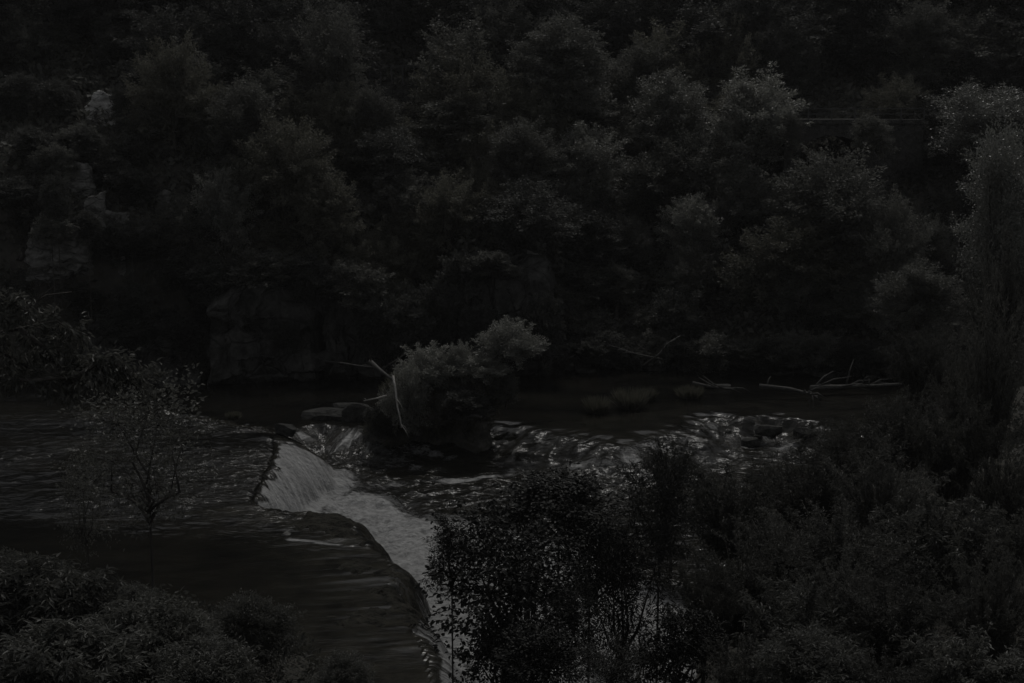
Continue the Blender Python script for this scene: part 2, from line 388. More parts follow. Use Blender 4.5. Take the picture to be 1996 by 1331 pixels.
def river(X, Y):
    d1, s1 = poly_dist(X, Y, weir); in1 = inside(X, Y, pool_poly)
    d1 = np.where(in1, -d1, d1)
    d1 = d1 + (s1 < A_ARC[0]) * (0.38 * fbm(s1 * 0.8, 0, 0, 4, 92) + 0.12 * fbm(X * 2.5, Y * 2.5, 0, 3, 93)) * np.exp(-(d1 / 2.5) ** 2)
    d2, s2 = poly_dist(X, Y, step); in2 = inside(X, Y, back_poly)
    d2 = np.where(in2, -d2, d2)                      # negative: upstream
    d2 = d2 + (X > -4.5) * (0.9 * fbm(X * 0.55, Y * 0.7, 0, 3, 111) + 0.35 * fbm(X * 1.6, Y * 1.9, 0, 3, 112)) * np.exp(-(d2 / 5.0) ** 2)
    # the step between the far pools and the near one: steep at both ends, a long riffle in the middle
    w2 = np.interp(X, [-8, -5, 0, 2, 5, 8, 10, 14], [2.4, 2.2, 2.0, 3.2, 3.4, 2.6, 1.3, 1.2])
    zl = ZB * (1 - sstep(-0.3, 1, d2 / w2))
    jit = 0.35 * fbm(s1 * 1.3, d1 * 0.2, 0, 4, 21)
    w1 = np.interp(s1, [0, 5, 9, 22, 27, 30, 37, 42, 60, 100], [1.9, 1.7, 1.1, 1.0, 1.3, 2.3, 2.4, 1.4, 1.0, 1.0])
    t = np.clip((d1 + jit * sstep(-0.2, 0.5, d1)) / w1, -1, 1.2)
    lip = np.clip(t + 0.12, 0, 1.2)
    prof = np.where(lip < 1, 1 - (lip ** 1.55) * (1 - 0.18 * np.sin(np.clip(lip, 0, 1) * math.pi)), 0)
    prof = np.clip(prof, 0, 1)
    z = zl + (ZP - zl) * prof
    # foam
    arc_a, arc_b = A_ARC
    onfall = sstep(-0.02, 0.12, t) * (1 - sstep(1.0, 1.35, t))
    side = sstep(arc_a - 1.0, arc_a + 1.0, s1) * (1 - sstep(arc_b - 0.6, arc_b + 0.6, s1))        # the bright fall
    nearlip = 1 - sstep(NEAR_ARC - 2, NEAR_ARC + 3, s1)                                            # the near end, streaked
    strength = 0.24 + (0.16 + 0.60 * sstep(-0.05, 0.45, t + 0.25 * fbm(s1 * 2.0, t * 0.5, 0, 3, 52))) * side + 0.46 * nearlip * (1 - side)
    strength = strength + 0.25 * sstep(0.35, 0.7, t) * (1 - side) * (s1 < arc_a)
    back_rim = (s1 > arc_b + 0.5)
    ledge = sstep(-2.4, -0.1, d1) * (d1 < 0.3) * (s1 < arc_a - 1.0) * (0.27 + 0.26 * fbm(s1 * 1.3, d1 * 0.3, 0, 3, 71))
    strength = np.where(back_rim, 0.20 + 0.22 * fbm(X * 0.8, Y * 0.8, 0, 2, 4), strength)
    foam = np.maximum(onfall * strength, ledge)
    dc, _ = poly_dist(X, Y, churn)
    lower = sstep(0.6, 1.0, t) * (1 - in2)
    pf = 0.92 * np.exp(-(dc / 1.9) ** 2)
    base_f = 0.95 * side * np.exp(-np.maximum(d1 - w1, 0) / 1.3)
    pf = np.maximum(pf, base_f)
    rough = sstep(43, 47, Y) * (1 - sstep(52.0, 54.5, Y + 0.35 * (X + 3))) * (1 - sstep(3.5, 7.0, X))
    pf = np.maximum(pf, rough * (0.40 + 0.14 * fbm(X * 0.5, Y * 0.5, 0, 3, 61) + 0.14 * np.exp(-((X + 5.5) / 2.2) ** 2)))  # foam flecks here also paint the sparkle of the broken water
    for pts, wd, a in foam_lines:
        dd, _ = poly_dist(X, Y, pts)
        pf = np.maximum(pf, a * (0.78 + 0.55 * fbm(X * 0.9, Y * 1.4, 0, 3, 95)) * np.exp(-(dd / (wd * 1.25)) ** 2))
    dg, _ = poly_dist(X, Y, gap_foam)
    pf = np.maximum(pf, 0.98 * np.exp(-(dg / 4.2) ** 4))
    foam = np.maximum(foam, pf * lower)
    f2 = sstep(-0.1, 0.15, d2 / w2) * (1 - sstep(0.9, 1.3, d2 / w2)) * (1 - in1)
    right = sstep(7.0, 9.0, X); leftgap = 1 - sstep(-5.6, -4.8, X)
    foam = np.maximum(foam, f2 * (0.20 + 0.42 * right * sstep(0.0, 0.25, fbm(X * 0.9, Y * 0.5, 2, 3, 31)) + 0.34 * leftgap))
    # crest of foam sitting on the ledge of the weir
    dl, _ = poly_dist(X, Y, seg([(565, 1052), (600, 1056), (660, 1062)], ZP)); foam = np.maximum(foam, 0.78 * np.exp(-(dl / 0.26) ** 2))
    dl, _ = poly_dist(X, Y, seg([(600, 1028), (700, 1040)], ZP)); foam = np.maximum(foam, 0.32 * np.exp(-(dl / 0.3) ** 2))
    dl, _ = poly_dist(X, Y, seg([(620, 1100), (690, 1105), (750, 1140)], ZP)); foam = np.maximum(foam, 0.40 * np.exp(-(dl / 0.3) ** 2))
    fallattr = np.maximum(onfall * (1 - back_rim), sstep(-4.5, -0.5, d1 + 0.8 * fbm(X * 0.7, Y * 0.7, 0, 3, 99)) * (d1 < 0) * (s1 < arc_a + 1) * 0.95)
    fallattr = np.maximum(fallattr, f2 * np.maximum(right, leftgap))
    chop = 0.35 + 0.65 * sstep(0.0, 0.5, foam)
    calm = in1 & (Y < 37.5)
    chop = np.where(in1, 1.35 * sstep(35.5, 39.5, Y + 0.35 * (X + 9)) * (0.55 + 0.9 * np.clip(fbm(X * 0.35, Y * 0.35, 0, 3, 66) + 0.35, 0, 1)), chop)
    chop = np.where(in1, np.maximum(chop, 0.12), chop)
    chop = np.where(in2 & ~in1, 0.16 + 0.25 * right, chop)
    z = z + 0.24 * foam * lower * fbm(X * 1.5, Y * 1.5, 0, 4, 40)
    z = z + onfall * 0.10 * fbm(s1 * 2.4, d1 * 0.25, 0, 3, 44)
    z = z + 0.05 * sstep(-3, -0.3, d1) * (1 - sstep(1.5, 2.5, d1)) * fbm(s1 * 2.8, d1 * 0.22, 0, 3, 46) * (1 - side)
    z = z + f2 * (0.16 * right + 0.06) * fbm(X * 1.8, Y * 2.2, 0, 4, 47)
    chop = np.maximum(chop, f2 * 0.9)
    sl = side * sstep(-0.6, 0.0, d1)
    s1 = np.where(sl > 0.5, 0.77 * X + 0.63 * Y, s1); d1 = np.where(sl > 0.5, 0.63 * X - 0.77 * Y, d1)
    # ripples: short crested waves, steeper on the open pools
    wv = 0.030 * fbm(X * 1.7, Y * 2.6, 0, 2, 81) + 0.018 * fbm(X * 3.6, Y * 5.0, 3, 2, 83)
    z = z + 1.4 * chop * wv
    uv = np.stack([np.where(f2 > 0.3, s2, s1).ravel(), np.where(f2 > 0.3, d2, d1).ravel(), np.zeros(X.size)], 1)
    return z, foam, fallattr, chop, uv

def arc_of(px, py):
    x, y = onz(px, py, ZP)
    return float(poly_dist(np.array([x]), np.array([y]), weir)[1][0])
A_ARC = (arc_of(545, 988), arc_of(533, 856)); NEAR_ARC = arc_of(830, 1185)
xs = np.concatenate([np.linspace(-60, -17, 90)[:-1], np.arange(-17, -11, 0.1), np.arange(-11, 6, 0.07), np.linspace(6, 18, 100), np.linspace(18, 60, 60)[1:]])
ys = np.concatenate([np.linspace(17, 29, 40)[:-1], np.arange(29, 56, 0.085), np.linspace(56, 67, 60)])
X, Y = np.meshgrid(xs, ys)
Z, foam, fall, chop, uv = river(X, Y)
nx, ny = len(xs), len(ys)
i = (np.arange(ny-1)[:, None] * nx + np.arange(nx-1)[None, :]).ravel()
rv = link('river_water', mesh_np('river_water', np.stack([X.ravel(), Y.ravel(), Z.ravel()], 1), np.stack([i, i+1, i+nx+1, i+nx], 1), M['water'], True,
          attrs={'foam': foam.ravel(), 'fall': fall.ravel(), 'chop': chop.ravel()}, uv=uv))
rv['kind'] = 'structure'; rv['label'] = 'dark river with a curved weir, white fall and foaming pool'

# ------------------------------------------------------------------ foliage
def unit(v):
    return v / np.maximum(np.linalg.norm(v, axis=-1, keepdims=True), 1e-9)

def leaves(rng, P, D, N_, L, W, six=False, jit=0.35):
    """leaf blades at points P with direction D and normal hint N_"""
    n = len(P)
    D = unit(D); S = unit(np.cross(D, N_)); Nn = np.cross(S, D)
    l = (L * (1 + jit * rng.uniform(-1, 1, n)))[:, None]; wd = (W * (1 + jit * rng.uniform(-1, 1, n)))[:, None]
    if six:
        fold = 0.25 * wd * Nn; bend = -0.12 * l * Nn
        V = np.stack([P, P + D*l*0.28 + S*wd*0.46 + fold, P + D*l*0.62 + S*wd*0.40 + fold + bend*0.4, P + D*l + bend,
                      P + D*l*0.62 - S*wd*0.40 + fold + bend*0.4, P + D*l*0.28 - S*wd*0.46 + fold], 1)
        b = np.arange(n)[:, None] * 6
        F = np.concatenate([b + [0, 3, 2, 1], b + [0, 5, 4, 3]])
    else:
        V = np.stack([P, P + D*l*0.45 + S*wd*0.5, P + D*l - 0.1*l*Nn, P + D*l*0.45 - S*wd*0.5], 1)
        b = np.arange(n)[:, None] * 4
        F = b + [0, 1, 2, 3]
    t = np.repeat(rng.uniform(0, 1, n), V.shape[1])
    return V.reshape(-1, 3), F, t

def crown(name, seed, mat, nl=7, nclump=150, per=150, L=0.16, W=0.09, spray=0.9, spread=0.22, up=0.35, droop=0.0, six=False,
          flat=0.55, rad=(3.4, 3.4, 3.2), lobe=(0.34, 0.52), low=-0.45, lmix=0.7, open_=0.0):
    """foliage of one crown about the origin: lobes of leafy sprays; returns (mesh, limb end points)"""
    rng = np.random.default_rng(seed)
    rad = np.array(rad)
    lc = []; lr = []
    for q in range(nl):
        for _ in range(60):
            v = rng.normal(size=3); v /= np.linalg.norm(v); v = v * rng.uniform(0.35, 0.68)
            if v[2] < low: v[2] = low * rng.uniform(0.2, 1)
            if all(np.linalg.norm(v - c) > 0.36 for c in lc): break
        lc.append(v); lr.append(rng.uniform(*lobe) * (1.12 - 0.35 * max(v[2], 0)))
    lc.append(np.array([0.05, 0, 0.50])); lr.append(0.46)
    lc = np.array(lc); lr = np.array(lr)
    li = rng.choice(len(lc), nclump, p=lr**2 / (lr**2).sum())
    d = unit(rng.normal(size=(nclump, 3)) + np.array([0, 0, 0.35]))
    c = lc[li] + d * lr[li][:, None] * rng.uniform(0.45, 1.06, (nclump, 1))
    keep = rng.uniform(size=nclump) > open_
    c, d = c[keep], d[keep]
    axis = unit(0.8 * unit(c) + 0.45 * d + 0.45 * rng.normal(size=c.shape) + np.array([0, 0, up]))
    c = c * rad
    n = len(c)
    size = rng.uniform(0.65, 1.35, n)
    k = (per * size).astype(int); idx = np.repeat(np.arange(n), k); m = len(idx)
    u = rng.uniform(-0.45, 1, m) ** 1
    off = rng.normal(size=(m, 3)) * spread * (1.15 - 0.75 * np.clip(u, 0, 1))[:, None]
    off[:, 2] *= flat
    P = c[idx] + axis[idx] * (u * spray)[:, None] * size[idx][:, None] + off
    P[:, 2] -= droop * 0.35 * np.clip(u, 0, 1) ** 2 * spray
    D = lmix * axis[idx] + 0.8 * unit(off) + 0.55 * rng.normal(size=(m, 3)); D[:, 2] -= droop
    Nn = rng.normal(size=(m, 3)) * 0.55 + np.array([0, 0, 1.0])
    V, F, t = leaves(rng, P, D, Nn, L, W, six)
    t = np.clip(t * 0.75 + np.repeat(rng.uniform(0, 0.25, n)[idx], 6 if six else 4), 0, 1)
    me = mesh_np(name, V, F, mat, False, tint=t)
    return me, [(lc * rad), c]

def limbs(name, seed, ends, mat, r0=0.16, ntw=40, root=(0, 0, -2.2)):
    rng = random.Random(seed); g = Geo()
    lc, cl = ends
    for e in lc:
        e = Vector(e); a = Vector(root) + Vector((0, 0, rng.uniform(0, 0.5) * abs(root[2])))
        mid = a.lerp(e, 0.5) + Vector((rng.uniform(-.3, .3), rng.uniform(-.3, .3), -0.12 * (e - a).length))
        g.tube([a, a.lerp(mid, .5) + Vector((0, 0, .05)), mid, mid.lerp(e, .5), e], [r0, r0*.8, r0*.6, r0*.42, r0*.2], 6)
    for q in range(min(ntw, len(cl))):
        e = Vector(cl[rng.randrange(len(cl))]); a = min((Vector(x) for x in lc), key=lambda p: (p - e).length)
        mid = a.lerp(e, 0.5) + Vector((rng.uniform(-.2, .2), rng.uniform(-.2, .2), rng.uniform(-.2, .1)))
        g.tube([a, mid, e], [r0*.3, r0*.2, r0*.07], 4)
    return g.mesh(name, mat, True)

def trunk_mesh(name, seed, mat, r=0.11):
    """unit high trunk, scaled to fit"""
    rng = random.Random(seed); g = Geo()
    n = 7; ax, ay = rng.uniform(-.5, .5), rng.uniform(-.5, .5)
    pts = [(ax * math.sin(i/(n-1)*2.4) * .35, ay * math.sin(i/(n-1)*2.9) * .35, i/(n-1)) for i in range(n)]
    g.tube(pts, [r*(1.35 if i == 0 else 1) * (1 - .45*i/(n-1)) for i in range(n)], 9)
    return g.mesh(name, mat, True)

T = {}       # templates: (crown mesh, limb mesh, radii)
def template(key, seed, mat, rad, limbr=0.13, root=-0.8, ntw=40, **kw):
    me, ends = crown('crown', seed, M[mat], rad=rad, **kw)
    T[key] = (me, limbs('branches', seed, ends, M['bark'], limbr, ntw, (0, 0, root * rad[2])), rad)
HK = dict(nclump=230, per=125, L=0.18, W=0.10, spray=1.45, spread=0.25, lobe=(0.26, 0.46))
template('h_mid', 11, 'leaf_mid', (3.3, 3.0, 3.2), nl=8, **HK)
template('h_mid2', 12, 'leaf_mid', (3.2, 3.0, 3.6), nl=9, **HK)
template('h_olive', 13, 'leaf_olive', (3.5, 3.0, 2.9), nl=9, **HK)
template('h_olive2', 14, 'leaf_olive', (3.2, 3.0, 3.4), nl=7, **HK)
template('h_dark', 15, 'leaf_dark', (3.3, 3.0, 3.4), nl=8, **{**HK, 'droop': 0.25, 'up': 0.1})
template('h_dark2', 16, 'leaf_dark', (3.4, 3.0, 3.0), nl=9, **{**HK, 'droop': 0.35, 'up': 0.0})
template('h_pale', 17, 'leaf_pale', (3.3, 3.0, 3.1), nl=8, **{**HK, 'up': 0.55, 'spray': 1.25, 'spread': 0.22})
template('h_pale2', 18, 'leaf_pale', (3.2, 3.0, 3.5), nl=9, **{**HK, 'up': 0.5})
template('h_tall', 24, 'leaf_mid', (2.7, 2.5, 4.0), nl=10, **{**HK, 'spray': 1.2, 'up': 0.1, 'droop': 0.2})
template('h_darktall', 25, 'leaf_dark', (2.6, 2.5, 4.2), nl=10, **{**HK, 'spray': 1.2, 'up': 0.0, 'droop': 0.25})
template('h_spread', 26, 'leaf_olive', (3.9, 3.2, 2.6), nl=10, **{**HK, 'spray': 1.7, 'flat': 0.35, 'up': 0.15})
template('h_speck', 19, 'leaf_gloss', (3.2, 3.0, 3.4), nl=9, **{**HK, 'per': 170, 'L': 0.14, 'W': 0.085, 'spread': 0.4})
template('s_mid', 21, 'leaf_mid', (1.7, 1.5, 1.4), nl=6, limbr=0.05, nclump=120, per=90, L=0.15, W=0.08, spray=0.6, spread=0.18)
template('s_dark', 22, 'leaf_dark', (1.7, 1.5, 1.4), nl=6, limbr=0.05, nclump=120, per=90, L=0.15, W=0.08, spray=0.6, spread=0.18)
template('s_pale', 23, 'leaf_pale', (1.5, 1.4, 1.3), nl=6, limbr=0.05, nclump=120, per=110, L=0.12, W=0.06, spray=0.65, spread=0.14, up=0.6)
NK = dict(six=True)
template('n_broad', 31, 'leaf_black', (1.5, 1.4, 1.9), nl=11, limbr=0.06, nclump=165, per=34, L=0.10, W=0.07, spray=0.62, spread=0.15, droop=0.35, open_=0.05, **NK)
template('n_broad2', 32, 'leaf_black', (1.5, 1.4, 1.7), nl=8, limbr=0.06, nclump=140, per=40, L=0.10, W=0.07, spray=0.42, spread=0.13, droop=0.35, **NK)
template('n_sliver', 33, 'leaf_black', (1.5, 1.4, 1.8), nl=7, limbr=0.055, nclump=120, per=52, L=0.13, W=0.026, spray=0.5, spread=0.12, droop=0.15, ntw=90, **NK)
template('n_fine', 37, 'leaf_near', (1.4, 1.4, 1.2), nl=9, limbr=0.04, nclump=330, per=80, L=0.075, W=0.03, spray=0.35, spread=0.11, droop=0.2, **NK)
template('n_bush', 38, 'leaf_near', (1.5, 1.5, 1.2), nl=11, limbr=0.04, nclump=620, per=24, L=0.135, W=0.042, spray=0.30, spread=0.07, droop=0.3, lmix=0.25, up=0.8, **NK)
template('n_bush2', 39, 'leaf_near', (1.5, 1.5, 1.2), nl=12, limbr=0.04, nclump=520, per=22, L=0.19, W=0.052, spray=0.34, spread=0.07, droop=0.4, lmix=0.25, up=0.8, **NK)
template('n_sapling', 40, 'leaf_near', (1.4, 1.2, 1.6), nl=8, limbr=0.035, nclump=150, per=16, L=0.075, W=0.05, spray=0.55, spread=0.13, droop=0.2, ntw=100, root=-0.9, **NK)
def shoots(key, seed, mat, ns=80, hgt=3.6, spr=1.7, per=230, L=0.12, W=0.03, droop=0.35, bush=0.15, fan=1.6, low=0.15):
    """a bush of many upright, arching shoots with leaves along them"""
    rng = np.random.default_rng(seed)
    a = rng.uniform(0, 2*math.pi, ns); r = np.sqrt(rng.uniform(0.02, 1, ns)) * spr; hh = hgt * rng.uniform(0.55, 1.0, ns) * (1 - 0.28 * (r/spr)**2)
    b0 = np.stack([np.cos(a) * r * 0.3, np.sin(a) * r * 0.3, np.full(ns, -hgt/2)], 1)
    curl = rng.normal(size=(ns, 2)) * 0.25
    def pos(i_, u):
        rr = (r[i_] * 0.7 * u ** fan)
        x = b0[i_, 0] + np.cos(a[i_]) * rr + curl[i_, 0] * u * u; y = b0[i_, 1] + np.sin(a[i_]) * rr + curl[i_, 1] * u * u
        z = b0[i_, 2] + hh[i_] * u - droop * 0.5 * (r[i_] / spr) * u ** 3
        return np.stack([x, y, z], 1)
    k = (per * hh / hgt).astype(int); idx = np.repeat(np.arange(ns), k); m = len(idx)
    u = low + (1 - low) * rng.uniform(0, 1, m) ** 0.8
    P0 = pos(idx, u); tang = unit(pos(idx, np.minimum(u + 0.03, 1.03)) - P0)
    # side twigs: leaves gather on short twigs along each shoot
    tw = rng.integers(0, 14, m); tr_ = np.random.default_rng(seed + 5).normal(size=(ns, 14, 3))
    side = unit(tr_[idx, tw] + np.array([0, 0, 0.35])); tu = low + (1 - low) * (np.random.default_rng(seed + 6).uniform(size=(ns, 14)))
    on = rng.uniform(size=m) < 0.72
    P1 = pos(idx, tu[idx, tw]); q = rng.uniform(0.1, 1, m)
    ln = (bush * 3.4 * (1.1 - tu[idx, tw]))
    P = np.where(on[:, None], P1 + side * (q * ln)[:, None], P0) + rng.normal(size=(m, 3)) * 0.03
    D = np.where(on[:, None], side, tang) * 0.7 + rng.normal(size=(m, 3)) * 0.5; D[:, 2] -= droop
    Nn = rng.normal(size=(m, 3)) * 0.6 + np.array([0, 0, 1.0])
    V, F, t = leaves(rng, P, D, Nn, L, W, True)
    me = mesh_np('crown', V, F, M[mat], False, tint=t)
    g = Geo()
    for i_ in range(ns):
        pp = pos(np.full(6, i_), np.linspace(0, 0.97, 6)); g.tube([tuple(x) for x in pp], [0.02, 0.017, 0.014, 0.011, 0.008, 0.004], 4)
    T[key] = (me, g.mesh('branches', M['bark'], True), (spr, spr, hgt/2))
shoots('n_willow', 34, 'leaf_willow')
shoots('n_willow2', 35, 'leaf_thicket', ns=90, hgt=3.4, droop=0.55, L=0.115, W=0.034)
shoots('n_willow3', 36, 'leaf_near', ns=70, L=0.16, W=0.046, droop=0.45, bush=0.2)
shoots('n_willow4', 41, 'leaf_thicket', ns=85, hgt=3.8, spr=1.5, L=0.10, W=0.03, droop=0.2, fan=2.2)
shoots('n_reedy', 42, 'leaf_thicket', ns=120, hgt=3.4, spr=1.6, L=0.16, W=0.025, droop=-0.3, bush=0.08, fan=1.3, per=150)
TR = [trunk_mesh('trunk', 60 + q, M['bark']) for q in range(4)]

RNG = random.Random(4)
def plant(kind, centre, w_, h_, label, name, cat, group=None, trunk_r=1.0, yaw=None, base=None, lean=(0, 0)):
    """a tree or shrub whose crown is centred at `centre`, w_ wide and h_ high; it grows from the ground below"""
    me, lm, rad = T[kind]
    c = Vector(centre)
    bx, by = c.x + lean[0], c.y + lean[1]
    gz = tz(bx, by) if base is None else base
    root = thing(name, label, cat, (bx, by, gz - 0.12), group)
    yaw = RNG.uniform(0, 6.28) if yaw is None else yaw
    s = (w_ / (2*rad[0]) / 1.06, w_ / (2*rad[0]) / 1.06, h_ / (2*rad[2]) / 1.06)
    off = c - root.location
    a = link('crown', me, root, off, s, yaw)
    link('branches', lm, root, off, s, yaw)
    hh = max(off.z - 0.72 * h_/2, 0.35)
    tr = link('trunk', RNG.choice(TR), root, (0, 0, 0), (trunk_r, trunk_r, hh + 0.15), RNG.uniform(0, 6.28))
    if lean != (0, 0):
        v = Vector((off.x, off.y, hh)); tr.scale.z = v.length
        tr.rotation_euler = v.to_track_quat('Z', 'Y').to_euler()
    return root

def hill_depth(px, py, hpx, k=0.62, d0=56, d1=170):
    """the depth at which a crown seen at a pixel stands on the slope below it"""
    D = np.arange(d0, d1, 0.5)
    pts = np.array([at(px, py, float(q)) for q in D])
    g = pts[:, 2] - terrain(pts[:, 0], pts[:, 1])
    chh = hpx / FPX * D
    ok = np.where((g <= k * chh) & (D > np.interp(pts[:, 0], BX, BY)))[0]
    return float(D[ok[0]]) if len(ok) else float(d1)

def hill_tree(kind, px, py, wpx, hpx, label, k=0.7, group=None, name='broadleaf_tree', cat='tree', dd=0, tr=1.0):
    D = hill_depth(px, py, hpx, k) + dd
    c = at(px, py, D)
    return plant(kind, c, wpx/FPX*D, hpx/FPX*D, label, name, cat, group, tr)

# trees that stand out on the far slope: kind, x, y, width, height in photograph pixels, height of the crown centre over the ground
big = [
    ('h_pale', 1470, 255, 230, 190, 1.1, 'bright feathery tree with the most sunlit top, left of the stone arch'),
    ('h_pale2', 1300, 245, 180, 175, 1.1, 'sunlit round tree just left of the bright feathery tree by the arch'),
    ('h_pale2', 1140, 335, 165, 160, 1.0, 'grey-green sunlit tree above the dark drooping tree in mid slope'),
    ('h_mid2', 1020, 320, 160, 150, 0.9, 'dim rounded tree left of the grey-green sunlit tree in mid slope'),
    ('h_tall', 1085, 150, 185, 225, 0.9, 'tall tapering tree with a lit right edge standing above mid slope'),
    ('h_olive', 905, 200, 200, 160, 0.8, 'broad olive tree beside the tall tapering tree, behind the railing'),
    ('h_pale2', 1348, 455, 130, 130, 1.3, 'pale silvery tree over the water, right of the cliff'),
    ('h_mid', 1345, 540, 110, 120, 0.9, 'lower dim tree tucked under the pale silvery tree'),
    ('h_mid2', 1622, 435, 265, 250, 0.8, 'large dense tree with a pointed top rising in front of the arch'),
    ('h_mid', 1330, 350, 210, 160, 0.9, 'dense dim tree below the sunlit round tree'),
    ('h_olive', 1540, 520, 230, 170, 0.9, 'spreading tree overhanging the dark far channel'),
    ('h_mid', 1735, 500, 170, 210, 0.9, 'speckled tree below the pointed tree at the right end of the channel'),
    ('h_mid', 1440, 400, 170, 150, 0.8, 'dark gap tree between the silvery tree and the pointed tree'),
    ('h_dark2', 1040, 430, 230, 150, 0.8, 'dark drooping tree hanging over the middle cliff'),
    ('h_dark', 1160, 480, 170, 130, 0.9, 'dark tree with hanging twigs right of the middle cliff'),
    ('h_olive', 720, 510, 140, 120, 0.8, 'leafy yellowish bush-like tree on the bluff above the left bank'),
    ('h_olive2', 640, 430, 150, 170, 0.9, 'upright olive tree above the rounded bluff'),
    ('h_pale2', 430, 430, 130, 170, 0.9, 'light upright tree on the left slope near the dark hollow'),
    ('h_mid', 345, 455, 140, 130, 0.8, 'grey bushy tree at the right of the dark hollow on the left slope'),
    ('h_olive', 560, 330, 190, 170, 0.9, 'wide olive tree in the middle of the left slope'),
    ('h_mid', 770, 415, 200, 140, 0.8, 'low spreading tree on the ledge left of the middle cliff'),
    ('h_olive', 870, 430, 160, 150, 0.8, 'rounded olive tree above the left edge of the middle cliff'),
    ('h_mid2', 650, 150, 170, 230, 0.9, 'tall pale-topped tree left of the railing on the upper slope'),
    ('h_olive', 340, 190, 170, 190, 0.9, 'olive tree right of the brightest rock on the upper left slope'),
    ('h_mid', 470, 260, 170, 170, 0.9, 'mid grey tree below the olive tree on the upper left slope'),
    ('h_mid', 720, 260, 150, 160, 0.8, 'greyish tree just below the railing'),
    ('h_dark', 760, 330, 190, 150, 0.8, 'dark layered tree below the greyish tree under the railing'),
    ('h_olive', 1000, 220, 130, 130, 0.9, 'small olive tree at the foot of the tall tapering tree'),
    ('h_olive', 1745, 215, 130, 110, 0.8, 'yellowish tree at the right end of the stone bridge'),
    ('h_mid2', 1790, 100, 170, 170, 0.9, 'rounded tree high above the right end of the bridge'),
    ('h_mid', 1560, 590, 150, 130, 0.8, 'low dark tree whose twigs touch the shaded channel'),
    ('h_mid', 1690, 600, 160, 130, 0.8, 'dim tree behind the channel beside the low dark tree'),
    ('h_mid', 980, 80, 160, 150, 0.8, 'dark tree at the top edge left of the tall tapering tree'),
    ('h_mid', 1230, 480, 110, 100, 0.9, 'small grey tree between the drooping tree and the silvery tree'),
    ('h_dark', 560, 130, 150, 170, 0.8, 'dim slender tree left of the tall pale-topped tree'),
    ('h_olive', 540, 490, 130, 110, 0.7, 'yellowish shrubby tree on top of the rounded bluff'),
]
for kd, px, py, w_, h_, k, lb in big:
    hill_tree(kd, px, py, w_, h_, lb, k * 0.68)
hill_tree('h_speck', 1905, 250, 210, 150, 'speckled glossy tree crowning the right edge of the far slope', 1.0)

# the rest of the wood: individual trees filling the slope
occupied = [(195, 225, 70, 80), (160, 380, 70, 90), (120, 500, 110, 80), (225, 540, 50, 70), (320, 390, 40, 40), (1640, 262, 110, 70), (470, 610, 170, 110), (990, 560, 90, 70), (760, 175, 75, 35), (180, 460, 40, 60)]
rows = [(-70, 150, 0.85), (15, 150, 0.85), (95, 145, 0.8), (175, 135, 0.8), (255, 130, 0.75), (335, 125, 0.7), (415, 120, 0.7), (495, 110, 0.65)]
bands = {0: 'top', 1: 'top', 2: 'upper', 3: 'upper', 4: 'middle', 5: 'middle', 6: 'lower', 7: 'lower'}
ANCH = [(197, 232, 'the brightest rock'), (150, 365, 'the pale crag'), (120, 505, 'the broad rock face'), (490, 600, 'the great bluff'), (760, 165, 'the railing'), (1085, 150, 'the tall tapering tree'),
        (1470, 255, 'the bright feathery tree'), (1348, 455, 'the silvery tree'), (1620, 410, 'the pointed tree'), (1640, 250, 'the stone bridge'), (1905, 250, 'the speckled tree'), (1000, 570, 'the cracked cliff'),
        (1140, 335, 'the sunlit mid slope tree'), (560, 330, 'the wide olive tree'), (340, 190, 'the olive tree by the rock'), (650, 150, 'the tall pale-topped tree'), (870, 780, 'the islet')]
SEEN = {}
WATER_ANCH = [(1360, 755, 'the forked driftwood'), (1163, 795, 'the single grass tuft'), (1230, 785, 'the wider grass tuft'), (1345, 770, 'the low grass tuft'), (1540, 760, 'the half sunk trunk'), (1680, 752, 'the long fallen trunk'), (1320, 690, 'the leaning shrub'),
              (1500, 842, 'the block under the cascade lip'), (1340, 868, 'the stone splitting the cascade'), (1465, 868, 'the low stone below the cascade'), (1105, 690, 'the mossy rock'), (1570, 850, 'the right block of the cascade')]
def where_label(what, px, py, anchors=None):
    """what and where: by its direction from the nearest thing one can find"""
    order = sorted(anchors or ANCH, key=lambda q: math.hypot(px - q[0], py - q[1]))
    for ax, ay, nm in order[:3]:
        dx, dy = px - ax, py - ay
        ang = (math.degrees(math.atan2(-dy, dx)) + 360) % 360
        d_ = ['right of', 'up and right of', 'above', 'up and left of', 'left of', 'down and left of', 'below', 'down and right of'][int(((ang + 22.5) % 360) // 45)]
        r_ = math.hypot(dx, dy); far = 'close ' if r_ < 110 else ('' if r_ < 200 else ('well ' if r_ < 300 else 'far '))
        lb = '%s %s%s %s' % (what, far, d_, nm)
        if lb not in SEEN: SEEN[lb] = 1; return lb
    lb = '%s between %s and %s' % (what, order[0][2], order[1][2])
    if lb in SEEN: lb = '%s among %s, %s and %s' % (what, order[0][2], order[1][2], order[2][2])
    SEEN[lb] = 1
    return lb
nfill = 0
